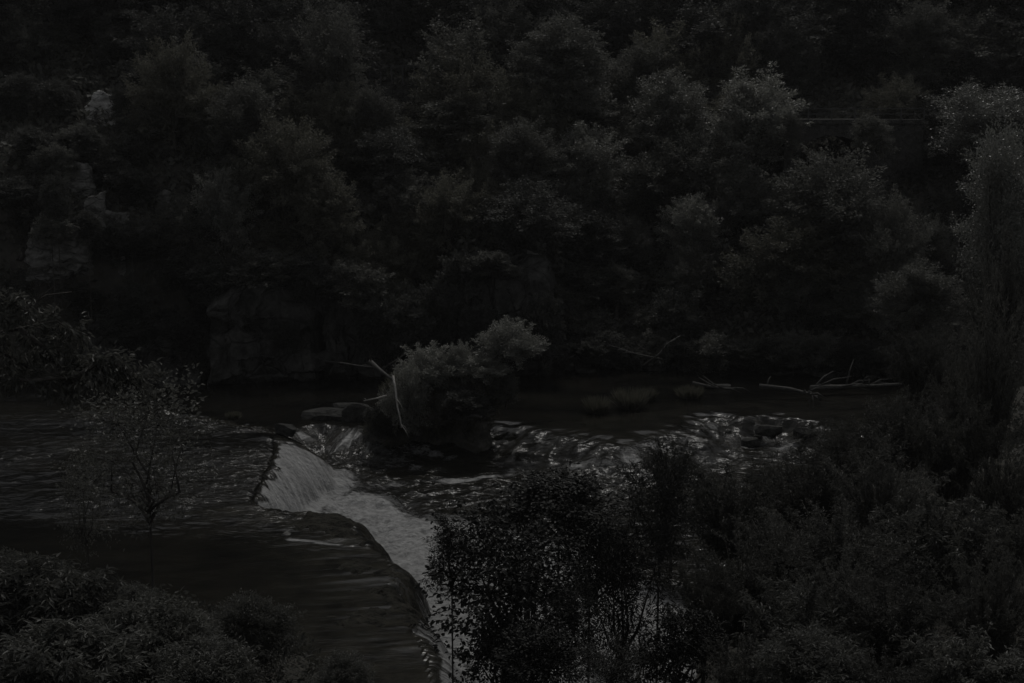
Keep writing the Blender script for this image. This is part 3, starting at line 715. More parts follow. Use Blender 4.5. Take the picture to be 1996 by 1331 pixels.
for ri, (py0, size, k) in enumerate(rows):
    x = -70 + (ri % 2) * 60
    while x < 2070:
        px, py = x + RNG.uniform(-28, 28), py0 + RNG.uniform(-28, 28)
        x += size * 0.70
        if any(abs(px - a) < c + size*0.33 and abs(py - b) < d + size*0.3 for a, b, c, d in occupied): continue
        if px < 300 and py > 130: continue
        if py > 440 and (px < 420 or 880 < px < 1120 or 400 < px < 640): continue
        top = py0 < 130
        kd = RNG.choice(['h_dark', 'h_dark2', 'h_dark', 'h_darktall', 'h_mid'] if top or px > 1500 or px < 330 else ['h_mid', 'h_mid2', 'h_olive', 'h_dark', 'h_tall', 'h_olive2', 'h_spread'])  # top and side trees take darker leaves: dimmed edges painted into the colour
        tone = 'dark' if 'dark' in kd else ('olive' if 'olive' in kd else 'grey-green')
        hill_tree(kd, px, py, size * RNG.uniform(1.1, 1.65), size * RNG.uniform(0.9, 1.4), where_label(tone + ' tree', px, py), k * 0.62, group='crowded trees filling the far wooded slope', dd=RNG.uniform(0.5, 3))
        nfill += 1

# shrubs clinging to the rocky left slope
sh = [(60, 90), (150, 50), (230, 110), (40, 190), (110, 200), (60, 290), (250, 300), (95, 330), (30, 380), (250, 370), (60, 440), (210, 480), (290, 480), (40, 560), (150, 590), (330, 540), (260, 600),
      (380, 520), (400, 600), (330, 640), (560, 560), (640, 570), (700, 620), (780, 600), (850, 590), (830, 660), (750, 680), (1100, 610), (1130, 560), (1080, 680), (1160, 660), (1250, 640), (620, 640), (210, 330), (290, 250), (270, 180), (150, 280)]
for i_, (px, py) in enumerate(sh):
    kd = RNG.choice(['s_mid', 's_dark', 's_dark'])
    hill_tree(kd, px, py, RNG.uniform(80, 130), RNG.uniform(60, 95), where_label(('dark' if kd == 's_dark' else 'greyish') + ' low shrub', px, py), 0.45, 'shrubs clinging to the rocky far bank', 'shrub', 'shrub')
for (px, py, w_, h_, kd, lb) in [(420, 560, 130, 90, 's_dark', 'ivy bush draped over the left shoulder of the great bluff'), (520, 525, 170, 60, 's_mid', 'long ivy fringe along the top of the great bluff'),
        (600, 560, 110, 110, 's_dark', 'ivy bush spilling down the right side of the great bluff'), (470, 640, 90, 60, 's_dark', 'small shrub rooted on the face of the great bluff'), (560, 660, 70, 60, 's_dark', 'dark tuft of shrub low on the great bluff'),
        (350, 655, 110, 70, 's_dark', 'shrub growing over the slanting ledges'), (250, 640, 130, 70, 's_dark', 'shrub mat along the top of the slanting ledges'), (410, 690, 80, 60, 's_dark', 'low shrub where the ledges meet the bluff'),
        (690, 560, 140, 80, 's_mid', 'bush overhanging the shaded rock wall'), (740, 650, 110, 120, 's_dark', 'dark bush in front of the shaded rock wall'), (800, 640, 120, 130, 's_dark', 'tall dark bush between the shaded wall and the cracked cliff'),
        (900, 545, 110, 90, 's_dark', 'bush over the left corner of the cracked cliff'), (960, 520, 120, 50, 's_mid', 'fringe of leaves along the top of the cracked cliff'), (940, 640, 90, 80, 's_dark', 'shrub growing from a joint of the cracked cliff'),
        (1060, 640, 100, 120, 's_dark', 'dark shrub at the right foot of the cracked cliff'), (1010, 660, 90, 70, 's_dark', 'low shrub at the foot of the cracked cliff'), (860, 620, 100, 130, 's_dark', 'shaded bush left of the cracked cliff')]:
    x_, y_ = onz(px, 738, ZB); D_ = y_ - 0.9 + max(0, (700 - py)) * 0.010
    plant(kd, at(px, py, D_), w_/FPX*D_, h_/FPX*D_, lb, 'shrub', 'shrub', None, 0.3, base=at(px, py + h_*0.6, D_).z)
for (px, py, w_, h_, kd, lb) in [(165, 280, 80, 60, 's_dark', 'dark shrub under the brightest rock'), (235, 215, 60, 80, 's_dark', 'dark shrub beside the brightest rock'), (120, 320, 70, 60, 's_mid', 'shrub on top of the pale crag'),
        (110, 400, 70, 110, 's_dark', 'shrub climbing the left side of the pale crag'), (170, 440, 60, 50, 's_dark', 'shrub at the foot of the pale crag'), 
        (255, 590, 90, 70, 's_dark', 'shrub at the foot of the slim rock rib'),
        (255, 460, 90, 60, 's_dark', 'shrub below the slab under the dark hollow'), (100, 450, 90, 50, 's_mid', 'shrub along the top of the broad rock face')]:
    D_ = hill_depth(px, py, h_, 0.3) - 1.6
    plant(kd, at(px, py, D_), w_/FPX*D_, h_/FPX*D_, lb, 'shrub', 'shrub', None, 0.3)
for (px, py, w_, h_, lb) in [(1700, 268, 90, 70, 'shrub growing against the wall right of the arch'), (1545, 258, 44, 60, 'shrub covering the left end of the stone bridge')]:
    plant('s_mid', at(px, py, 71.5), w_/FPX*71.5, h_/FPX*71.5, lb, 'shrub', 'shrub', None, 0.3)
hill_tree('s_mid', 1205, 560, 95, 75, 'light-tipped shrub sticking out of the shaded bank right of the middle cliff', 0.9, None, 'shrub', 'shrub')
hill_tree('s_dark', 1320, 630, 120, 130, 'grey leaning shrub over fallen twigs at the water right of the islet', 0.6, None, 'shrub', 'shrub')

# undergrowth covering the ground: nobody could count it
def scatter_ground(name, label, seed, n, xr, yr, L, W, keepf, mat, lift=0.5):
    rng = np.random.default_rng(seed)
    x = rng.uniform(*xr, n); y = rng.uniform(*yr, n)
    k = keepf(x, y) & ~inside(x, y, channel); x, y = x[k], y[k]
    z = terrain(x, y); m = len(x)
    clump = np.clip(fbm(x * 0.9, y * 0.9, 0, 3, seed) + 0.25, 0, 1)
    P = np.stack([x, y, z + clump * lift * rng.uniform(0, 1.6, m)], 1)
    e = 0.3
    nx_ = -(terrain(x + e, y) - terrain(x - e, y)) / (2*e); ny_ = -(terrain(x, y + e) - terrain(x, y - e)) / (2*e)
    Nn = unit(np.stack([nx_, ny_, np.ones(m)], 1)) + 0.6 * rng.normal(size=(m, 3))
    D = rng.normal(size=(m, 3)) + 0.4 * Nn
    V, F, t = leaves(rng, P, D, Nn, L, W)
    o = link(name, mesh_np(name, V, F, M[mat], False, tint=t))
    o['kind'] = 'stuff'; o['label'] = label; o['category'] = 'undergrowth'
    return o
scatter_ground('undergrowth', 'dark ivy and brambles covering the wooded slope', 71, 260000, (-42, 42), (58, 112), 0.34, 0.2,
               lambda x, y: (y > np.interp(x, BX, BY) + 0.2) & (np.abs(x) < 0.42 * y) & ((y < 88) | (np.random.default_rng(1).uniform(size=x.shape) < 0.5)), 'undergrowth', 0.8)
scatter_ground('bank_plants', 'dim leafy plants covering the near banks', 72, 110000, (-16, 22), (16, 50), 0.16, 0.07,
               lambda x, y: (np.abs(x) < 0.45 * y), 'undergrowth', 0.5)

# ------------------------------------------------------------------ rocks
def rock_mesh(name, seed, mat, rad, sub=48, planes=16, rough=0.12, strata=0.0, nf=1.6):
    rng = np.random.default_rng(seed)
    nu, nv = sub * 2, sub
    th = np.linspace(0, 2*math.pi, nu, endpoint=False); ph = np.linspace(0.02, math.pi - 0.02, nv)
    TH, PH = np.meshgrid(th, ph)
    d = np.stack([np.cos(TH) * np.sin(PH), np.sin(TH) * np.sin(PH), np.cos(PH)], -1).reshape(-1, 3)
    pn = unit(rng.normal(size=(planes, 3)) * np.array([1, 1, 0.8])); pd = rng.uniform(0.66, 1.0, planes)
    bx = np.array([[1, .1, .05], [-1, .12, -.04], [.08, 1, .1], [-.05, -1, .12], [.1, .06, 1], [0, .1, -1]]) + rng.normal(size=(6, 3)) * 0.08
    pn = np.concatenate([pn, unit(bx)]); pd = np.concatenate([pd, rng.uniform(0.70, 0.86, 6)])
    dots = d @ pn.T
    r = np.min(np.where(dots > 0.05, pd / np.maximum(dots, 0.05), 9), axis=1); r = np.minimum(r, 1.25)
    P = d * r[:, None] * np.array(rad)
    n1 = fbm(P[:, 0]*nf, P[:, 1]*nf, P[:, 2]*nf, 5, seed)
    P = P + d * (n1 * rough * min(rad) * 1.6)[:, None]
    if strata:
        q = P[:, 2] * 2.6 + P[:, 0] * 0.35 + 0.6 * n1
        P = P + d * np.array([1, 1, 0]) * ((np.abs((q % 1) - 0.5) * 2) ** 2 * strata * -1)[:, None]
    ii = (np.arange(nv-1)[:, None] * nu + np.arange(nu)[None, :]).ravel(); jj = (np.arange(nv-1)[:, None] * nu + ((np.arange(nu)+1) % nu)[None, :]).ravel()
    F = np.stack([ii, ii+nu, jj+nu, jj], 1)
    return mesh_np(name, P, F, mat, False)

def hill_rock(px, py, wpx, hpx, seed, label, mat='rock', strata=0.12, thick=0.7, name='rock_outcrop', cat='rock', depth=None, push=0.0, rot=0.0, planes=18, tilt=0.0):
    if depth is None:
        D = hill_depth(px, py, hpx, 0.12)
    else: D = depth
    D += push
    c = at(px, py, D)
    rx, rz = wpx/FPX*D/2, hpx/FPX*D/2
    o = link(name, rock_mesh(name, seed, M[mat], (rx*1.08, rx*thick, rz*1.08), 80, planes, 0.26, strata, 2.4), None, c, None, rot)
    if tilt: o.rotation_euler[1] = tilt
    return tag(o, label, cat)
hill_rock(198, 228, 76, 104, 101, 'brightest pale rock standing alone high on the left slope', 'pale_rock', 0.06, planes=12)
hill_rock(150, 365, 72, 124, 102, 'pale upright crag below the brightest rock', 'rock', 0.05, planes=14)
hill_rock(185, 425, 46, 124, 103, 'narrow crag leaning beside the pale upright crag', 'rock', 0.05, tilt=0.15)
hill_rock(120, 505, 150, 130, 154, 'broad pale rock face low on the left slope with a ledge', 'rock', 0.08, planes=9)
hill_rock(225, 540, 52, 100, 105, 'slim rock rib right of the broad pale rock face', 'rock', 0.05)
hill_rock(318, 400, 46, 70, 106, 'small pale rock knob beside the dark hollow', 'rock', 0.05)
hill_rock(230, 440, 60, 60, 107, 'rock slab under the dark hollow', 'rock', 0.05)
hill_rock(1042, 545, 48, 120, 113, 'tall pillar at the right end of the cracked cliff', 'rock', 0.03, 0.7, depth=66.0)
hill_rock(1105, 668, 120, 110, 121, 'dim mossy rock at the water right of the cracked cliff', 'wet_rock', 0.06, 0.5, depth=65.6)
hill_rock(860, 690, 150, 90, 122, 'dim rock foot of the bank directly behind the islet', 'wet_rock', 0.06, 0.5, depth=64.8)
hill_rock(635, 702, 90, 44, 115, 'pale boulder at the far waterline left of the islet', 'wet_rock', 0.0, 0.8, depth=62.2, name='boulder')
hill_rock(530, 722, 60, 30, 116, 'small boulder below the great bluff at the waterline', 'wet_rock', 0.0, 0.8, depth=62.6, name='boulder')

def cliff(label, prof, seed, mat, lean=0.35, cell=(0.9, 0.5), slant=0.0, amp=0.45, step_=0.07, back=2.5, dy=-0.5, name='cliff'):
    """a fractured rock wall standing on the far waterline; prof: (x, base y, top y) in photograph pixels"""
    rng = np.random.default_rng(seed)
    pts = [(onz(a, b, ZB), at(a, t, onz(a, b, ZB)[1]).z) for a, b, t in prof]
    ux = np.array([q[0][0] for q in pts]); uy = np.array([q[0][1] for q in pts]); zt = np.array([q[1] for q in pts])
    n = int((ux[-1] - ux[0]) / step_); x = np.linspace(ux[0], ux[-1], n)
    yb = np.interp(x, ux, uy) + dy; top = np.interp(x, ux, zt) + 1.1 * fbm(x * 0.7, 0, 0, 4, seed)
    hmax = (top - ZB).max(); m = int(hmax / step_)
    v = np.linspace(0, 1, m)
    Zg = (ZB - 0.4) + (top - ZB + 0.4)[None, :] * v[:, None]
    Xg = np.repeat(x[None, :], m, 0)
    # fracture into tilted facets
    na = int((x[-1] - x[0]) * hmax / (cell[0] * cell[1]))
    sx = rng.uniform(x[0] - 1, x[-1] + 1, na); sz = rng.uniform(ZB - 1, ZB + hmax + 1, na)
    off = rng.uniform(-1, 1, na); tx = rng.normal(size=na) * 0.35; tzz = rng.normal(size=na) * 0.4
    wx = Xg + 0.35 * fbm(Xg * 1.1, Zg * 1.1, 0, 3, seed + 1); wz = Zg + 0.3 * fbm(Xg * 1.1, Zg * 1.1, 5, 3, seed + 2) + slant * Xg
    sz = sz + slant * sx
    best = np.full(Xg.shape, 1e9); D = np.zeros(Xg.shape)
    for k in range(na):
        q = ((wx - sx[k]) / cell[0]) ** 2 + ((wz - sz[k]) / cell[1]) ** 2
        mm = q < best
        best = np.where(mm, q, best); D = np.where(mm, off[k] * amp + tx[k] * (wx - sx[k]) + tzz[k] * (wz - sz[k]), D)
    D = D + 0.9 * amp * fbm(Xg * 0.5, Zg * 0.5, 0, 3, seed + 3) + 0.30 * fbm(Xg * 2.2, Zg * 2.2, 0, 5, seed + 4)
    und = 0.7 * (1 - sstep(0.0, 0.16, v))[:, None]                      # undercut by the river
    Yg = yb[None, :] + lean * (Zg - ZB) + D * 0.55 + und + 1.3 * (sstep(0.82, 1, v) ** 2)[:, None]
    endf = np.minimum(sstep(0, 0.08, np.linspace(0, 1, n)), sstep(0, 0.08, np.linspace(1, 0, n)))
    endf2 = np.clip(endf[None, :] + 0.45 * fbm(Zg * 0.9, Xg * 0.4, 2, 3, seed + 9) * (1 - endf[None, :]), 0, 1)
    Yg = Yg + (1 - endf2) * 2.6
    Xg = Xg + 0.4 * fbm(Zg * 0.7, Xg * 0.3, 4, 3, seed + 8)
    Yb = Yg[-1] + back
    V = np.concatenate([np.stack([Xg.ravel(), Yg.ravel(), Zg.ravel()], 1), np.stack([x, Yb, top + 0.3], 1)])
    rws = m + 1
    ii = (np.arange(rws-1)[:, None] * n + np.arange(n-1)[None, :]).ravel()
    F = np.stack([ii, ii+1, ii+n+1, ii+n], 1)
    o = link(name, mesh_np(name, V, F, M[mat], False))
    return tag(o, label, 'cliff')
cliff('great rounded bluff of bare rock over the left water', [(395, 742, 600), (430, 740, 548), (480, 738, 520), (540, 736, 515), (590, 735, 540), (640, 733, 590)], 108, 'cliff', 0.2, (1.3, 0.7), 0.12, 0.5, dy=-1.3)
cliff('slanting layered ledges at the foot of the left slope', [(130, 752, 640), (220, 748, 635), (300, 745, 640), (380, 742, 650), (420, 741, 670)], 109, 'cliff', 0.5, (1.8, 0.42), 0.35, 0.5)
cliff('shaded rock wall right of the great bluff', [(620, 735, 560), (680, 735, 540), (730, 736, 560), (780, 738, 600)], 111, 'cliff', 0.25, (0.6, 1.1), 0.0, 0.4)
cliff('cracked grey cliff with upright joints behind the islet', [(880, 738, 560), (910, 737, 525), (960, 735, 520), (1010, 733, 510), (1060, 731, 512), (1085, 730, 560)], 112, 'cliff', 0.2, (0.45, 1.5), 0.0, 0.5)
def wrock(px, py, wpx, hpx, z, seed, label, mat='wet_rock', thick=0.8, rot=0.0, name='river_rock', rough=.14):
    x, y = onz(px, py, z); rx = wpx/FPX*y/2; rz = hpx/FPX*y/2
    o = link(name, rock_mesh(name, seed, M[mat], (rx*1.08, rx*thick, rz*1.1), 60, 22, rough, 0.0), None, (x, y + rx*thick*0.6, z + rz*0.35), None, rot)
    return tag(o, label, 'rock')
wrock(645, 818, 150, 30, 0.7, 131, 'long low rock slab in the gap left of the islet', thick=0.45)
wrock(700, 826, 80, 56, 0.6, 132, 'humped rock leaning against the left foot of the islet', thick=0.7)
wrock(668, 808, 56, 34, 0.75, 137, 'rounded rock standing on the low slab left of the islet', thick=0.7)
wrock(556, 846, 54, 30, ZP-0.15, 133, 'dark stone at the top of the white fall', thick=0.7)
wrock(557, 1046, 22, 12, ZP-0.02, 134, 'pale stone at the head of the foam on the weir ledge', 'rock')
wrock(1400, 756, 60, 10, ZB, 135, 'flat rock under the driftwood in the right channel', thick=0.5)
wrock(1340, 868, 44, 16, 0.25, 136, 'dark stone splitting the right cascade', thick=0.7)
wrock(1500, 846, 64, 22, 0.4, 138, 'dark block under the lip of the right cascade', thick=0.6)
wrock(1570, 850, 56, 24, 0.4, 139, 'dark block at the right end of the right cascade', thick=0.6)
wrock(1465, 868, 44, 20, 0.15, 140, 'low wet stone below the right cascade', thick=0.6)

rr = random.Random(33)
for k in range(16):                                                    # stones in the right rapids
    px = rr.uniform(1290, 1640); py = 806 + (px - 1290) * 0.02 + rr.uniform(-6, 52)
    wrock(px, py, rr.uniform(18, 46), rr.uniform(8, 15), 0.62 - 0.011 * (py - 806), 300 + k, where_label('low wet stone', px, py, WATER_ANCH), rot=rr.uniform(0, 3))['group'] = 'stones in the right rapids'
for k in range(14):                                                    # stones along the far waterline
    px = rr.uniform(1090, 1800)
    wrock(px, np.interp(px, [p_[0] for p_ in bank_px], [p_[1] for p_ in bank_px]) + rr.uniform(1, 9), rr.uniform(24, 60), rr.uniform(8, 20), ZB, 330 + k, where_label('dark waterline stone', px, 722, WATER_ANCH), rot=rr.uniform(0, 3))['group'] = 'stones along the far waterline'
for k in range(15):                                                    # low growth hanging over the far waterline
    px = 1090 + k * 50 + rr.uniform(-14, 14); yb_ = onz(px, float(np.interp(px, [p_[0] for p_ in bank_px], [p_[1] for p_ in bank_px])), ZB)[1]
    py = float(np.interp(px, [p_[0] for p_ in bank_px], [p_[1] for p_ in bank_px])) - rr.uniform(20, 40); D_ = yb_ - rr.uniform(0.2, 0.9); w_, h_ = rr.uniform(85, 130), rr.uniform(45, 75)
    plant(rr.choice(['s_dark', 's_mid', 's_dark']), at(px, py, D_), w_/FPX*D_, h_/FPX*D_, where_label('low waterline shrub', px, py, WATER_ANCH), 'shrub', 'shrub', 'shrubs hanging over the far waterline', 0.3, base=ZB - 0.1)
def weir_ledge():
    xs_ = np.arange(-9.6, 0.4, 0.055); ys_ = np.arange(29.0, 43.0, 0.07)
    X, Y = np.meshgrid(xs_, ys_); Z, _, _, _, _ = river(X, Y)
    d, s1 = poly_dist(X, Y, weir); d = np.where(inside(X, Y, pool_poly), -d, d)
    lump = 0.34 * fbm(X * 0.75, Y * 0.75, 0, 5, 121) + 0.12 * fbm(X * 2.6, Y * 2.6, 0, 4, 122)
    edge = sstep(-3.4, -1.2, d) * (1 - sstep(0.3, 1.7, d)) * (1 - sstep(A_ARC[0] - 1.2, A_ARC[0] + 0.2, s1))
    Zr = Z - 0.05 + lump * (0.35 + 0.65 * edge) - 0.5 * (1 - edge)
    keep = (edge > 0.02)
    nx_, ny_ = len(xs_), len(ys_)
    i_ = (np.arange(ny_-1)[:, None] * nx_ + np.arange(nx_-1)[None, :]).ravel()
    F = np.stack([i_, i_+1, i_+nx_+1, i_+nx_], 1); kk = keep.ravel(); F = F[kk[F].all(1)]
    used = np.unique(F); remap = np.zeros(nx_*ny_, int); remap[used] = np.arange(len(used))
    V = np.stack([X.ravel(), Y.ravel(), Zr.ravel()], 1)[used]
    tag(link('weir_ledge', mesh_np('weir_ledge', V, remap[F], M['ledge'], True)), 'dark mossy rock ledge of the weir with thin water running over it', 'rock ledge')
weir_ledge()

# ------------------------------------------------------------------ the islet
ID = 55.0
def ip(px, py, d=ID): return at(px, py, d - 2.5)     # the islet stands at the lip between the far and the near pool
s_ = (ID - 2.5) / FPX
# tufa mound: several fused lumps on one skin
def islet_mesh():
    rng = np.random.default_rng(7)
    nu, nv = 200, 100
    th = np.linspace(0, 2*math.pi, nu, endpoint=False); ph = np.linspace(0.02, math.pi-0.02, nv)
    TH, PH = np.meshgrid(th, ph)
    d = np.stack([np.cos(TH)*np.sin(PH), np.sin(TH)*np.sin(PH), np.cos(PH)], -1).reshape(-1, 3)
    lumps = [((-1.55, 0, -0.2), (0.85, 1.1, 1.25)), ((-0.6, 0.2, 0.0), (1.25, 1.2, 1.35)), ((0.85, 0.1, 0.30), (1.35, 1.1, 1.15)), ((1.15, -0.3, -1.2), (0.7, 0.6, 0.9)), ((-2.0, 0, -1.2), (0.9, 0.9, 0.7)), ((0.0, 0.4, -1.3), (1.6, 0.9, 0.8))]
    r = np.zeros(len(d))
    for c, a in lumps:
        c = np.array(c); a = np.array(a)
        A_ = ((d/a)**2).sum(1); B_ = -2*((d*c)/a**2).sum(1); C_ = ((c/a)**2).sum() - 1
        disc = B_*B_ - 4*A_*C_
        t = np.where(disc > 0, (-B_ + np.sqrt(np.maximum(disc, 0))) / (2*A_), 0)
        r = np.maximum(r, t)
    r = np.maximum(r, 0.5)
    P = d * r[:, None]
    P = P + d * (0.55 * fbm(P[:, 0]*1.25, P[:, 1]*1.25, P[:, 2]*1.25, 5, 3) + 0.14 * fbm(P[:, 0]*5, P[:, 1]*5, P[:, 2]*5, 3, 8))[:, None]
    ii = (np.arange(nv-1)[:, None]*nu + np.arange(nu)[None, :]).ravel(); jj = (np.arange(nv-1)[:, None]*nu + ((np.arange(nu)+1) % nu)[None, :]).ravel()
    return P, np.stack([ii, ii+nu, jj+nu, jj], 1)
Pm, Fm = islet_mesh()
ic = ip(862, 790)
islet = thing('islet', 'overgrown rock islet in midstream right of the white fall', 'islet', (ic.x, ic.y, 0))
link('rock', mesh_np('rock', Pm, Fm, M['tufa'], False), islet, (0, 0, ic.z))
# grass and hanging moss on its skin
def islet_cover():
    rng = np.random.default_rng(77)
    f = rng.integers(0, len(Fm), 120000)
    a, b, c = Pm[Fm[f, 0]], Pm[Fm[f, 1]], Pm[Fm[f, 3]]
    u, v = rng.uniform(size=(2, len(f), 1)); P = a + (b-a)*u*0.99 + (c-a)*v*0.99
    Nn = unit(np.cross(b-a, c-a)); Nn = np.where(((Nn*P).sum(1) < 0)[:, None], -Nn, Nn)
    area = np.linalg.norm(np.cross(b-a, c-a), axis=1)
    dens = sstep(-0.05, 0.30, 1.2 * fbm(P[:, 0]*1.1, P[:, 1]*1.1, P[:, 2]*1.1, 3, 12) + 0.30*Nn[:, 2] + 0.10*P[:, 2])
    k = (rng.uniform(size=len(f)) < dens * area/area.max()*2.2) & (P[:, 2] > -1.5)
    P, Nn = P[k], Nn[k]
    D = Nn*0.8 + rng.normal(size=P.shape)*0.45; D[:, 2] += np.where(Nn[:, 2] > 0.25, 0.5, -1.1)
    V, F, t = leaves(rng, P - Nn*0.03, D, rng.normal(size=P.shape)*.6 + Nn, 0.30, 0.032)
    return mesh_np('grass_cover', V, F, M['grass'], False, tint=t*np.repeat(np.where(P[:, 2] > 0.1, 1, 0.45), 4))  # lower blades darker: shade below the lit top painted into the tint
gc = link('grass_cover', islet_cover(), islet, (0, 0, ic.z)); gc['kind'] = 'stuff'
def islet_bush(kind, px, py, w_, h_, label, d=ID, base_py=None, name='shrub', lean=(0, 0)):
    c = ip(px, py, d); b = ip(px, base_py if base_py else py + h_*0.75, d).z
    return plant(kind, c, w_*s_, h_*s_, label, name, 'shrub', None, 0.35, base=b, lean=lean)
islet_bush('s_pale', 1000, 668, 130, 92, 'bright spreading shrub leaning off the right top of the islet', base_py=730, lean=(-0.9, 0.1))
islet_bush('s_pale', 835, 718, 115, 92, 'arched bush on the left shoulder of the islet', d=54.2, base_py=770)
islet_bush('s_pale', 900, 702, 64, 70, 'upright tuft-like bush in the middle top of the islet', d=54.5, base_py=740)
islet_bush('s_pale', 945, 718, 100, 52, 'low bush between the middle and right of the islet top', d=54.2, base_py=745)
islet_bush('s_pale', 788, 778, 92, 140, 'hanging bush on the left flank of the islet', d=53.2, base_py=820)
islet_bush('s_dark', 738, 825, 76, 64, 'dark low bush at the left foot of the islet', d=53.6, base_py=850)
islet_bush('s_dark', 900, 790, 120, 60, 'dark bush hanging on the front of the islet', d=53.3, base_py=815)
islet_bush('s_mid', 985, 765, 70, 60, 'small trailing bush on the right side of the islet', d=54.0, base_py=790)

# ------------------------------------------------------------------ dead wood, tussocks, twigs
def stick(name, label, cat, pts, r, mat='deadwood', twigs=0, seed=0, parent=None):
    g = Geo(); n = len(pts)
    rr = [r * (1 - 0.55 * i / (n-1)) for i in range(n)]
    g.tube(pts, rr, 7)
    rng = random.Random(seed)
    for q in range(twigs):
        i_ = rng.randrange(n-1); a = Vector(pts[i_]).lerp(Vector(pts[i_+1]), rng.random())
        dv = (Vector(pts[i_+1]) - Vector(pts[i_])).normalized()
        e = a + (dv*0.6 + Vector((rng.uniform(-1, 1), rng.uniform(-.6, .6), rng.uniform(-.2, 1)))*0.7) * r * rng.uniform(6, 16)
        g.tube([a, a.lerp(e, .5) + Vector((0, 0, r)), e], [r*.4, r*.28, r*.1], 5)
    o = link(name, g.mesh(name, M[mat], True))
    return tag(o, label, cat)
stick('dead_branch', 'white broken branch hanging down the left side of the islet', 'branch', [ip(766, 732, 52.4), ip(771, 760, 52.2), ip(774, 790, 52.0), ip(780, 815, 51.9), ip(783, 834, 51.8)], 0.042, 'deadwood', 3, 1)
stick('log', 'thick broken log leaning down toward the top of the white branch', 'log', [ip(722, 704, 56), ip(740, 720, 54.6), ip(768, 742, 52.5)], 0.085, 'wetwood', 2, 2)
stick('log', 'long thin bleached log lying from the far boulder toward the islet', 'log', [ip(636, 704, 63.4), ip(670, 708, 61.5), ip(700, 713, 59), ip(735, 716, 56)], 0.05, 'wetwood', 2, 3)
stick('stick', 'short pale stick poking out left of the islet over the rocks', 'stick', [ip(754, 771, 52.2), ip(735, 776, 52.2), ip(709, 781, 52.2)], 0.04, 'deadwood', 2, 4)
stick('branch', 'thin bare branch rising behind the islet from the broken log', 'branch', [ip(740, 722, 56), ip(775, 700, 56), ip(800, 682, 56)], 0.035, 'wetwood', 3, 5)
x0, y0 = onz(1360, 760, ZB)
stick('driftwood', 'forked driftwood stranded in the right channel', 'driftwood', [at(1350, 746, 59), at(1385, 754, 58.8), at(1410, 757, 58.6), at(1440, 756, 58.5)], 0.075, 'wetwood', 3, 6)
stick('driftwood', 'thin curved limb sticking up from the forked driftwood', 'driftwood', [at(1400, 757, 58.7), at(1380, 747, 58.7), at(1362, 735, 58.7)], 0.045, 'wetwood', 1, 7)
stick('driftwood', 'second curved limb of driftwood beside the forked piece', 'driftwood', [at(1412, 757, 58.6), at(1390, 748, 58.6), at(1370, 732, 58.6)], 0.04, 'wetwood', 1, 8)
stick('fallen_log', 'long fallen trunk with roots lying across the far right channel', 'log', [at(1580, 756, 58.5), at(1640, 754, 58.8), at(1700, 752, 59), at(1760, 748, 59.2)], 0.12, 'wetwood', 14, 9)
stick('fallen_log', 'half sunk trunk behind the lip of the right cascade', 'log', [at(1480, 752, 58), at(1540, 758, 57.8), at(1580, 768, 57.5), at(1600, 780, 57)], 0.10, 'wetwood', 8, 10)
stick('fallen_branch', 'grey fallen branch slanting into the water right of the islet', 'branch', [at(1290, 700, 63), at(1240, 690, 62.6), at(1185, 672, 62.5)], 0.05, 'wetwood', 10, 11)
stick('fallen_branch', 'arched dead branch dipping into the water under the leaning shrub', 'branch', [at(1250, 715, 62), at(1285, 690, 62), at(1300, 670, 62.2), at(1325, 655, 62.6)], 0.05, 'wetwood', 6, 12)
stick('arching_branch', 'bare arching twig above the leafy boughs at the left edge', 'branch', [at(44, 625, 19.2), at(60, 595, 19.2), at(90, 575, 19.3), at(140, 569, 19.4)], 0.017, 'bark', 1, 13)

def tussock(px, py, wpx, hpx, z, label, seed):
    rng = np.random.default_rng(seed)
    x, y = onz(px, py, z); r = wpx/FPX*y/2; h = hpx/FPX*y
    n = 900
    a = rng.uniform(0, 2*math.pi, n); q = np.sqrt(rng.uniform(0, 1, n)) * r * 0.7
    P = np.stack([q*np.cos(a), q*np.sin(a), np.zeros(n) - 0.05], 1)
    D = np.stack([np.cos(a)*q/r*0.8, np.sin(a)*q/r*0.8, np.ones(n)], 1) + rng.normal(size=(n, 3))*0.18
    V, F, t = leaves(rng, P, D, rng.normal(size=(n, 3)), h*0.95, 0.035)
    o = link('grass_tussock', mesh_np('grass_tussock', V, F, M['grass'], False, tint=t), None, (x, y, z))
    return tag(o, label, 'grass tuft')
tussock(1163, 806, 36, 34, ZB-0.05, 'single square grass tuft in the calm water right of the islet', 201)
tussock(1230, 797, 56, 40, ZB-0.05, 'wider grass tuft with stray stems next to the single tuft', 202)
tussock(1345, 775, 50, 24, ZB, 'low grass tuft left of the right cascade', 203)
tussock(1262, 780, 30, 24, ZB, 'thin grass tuft just right of the wider tuft', 204)
tussock(455, 815, 26, 14, ZP-0.05, 'tiny pale tuft of plants on the far rim of the left pool', 205)

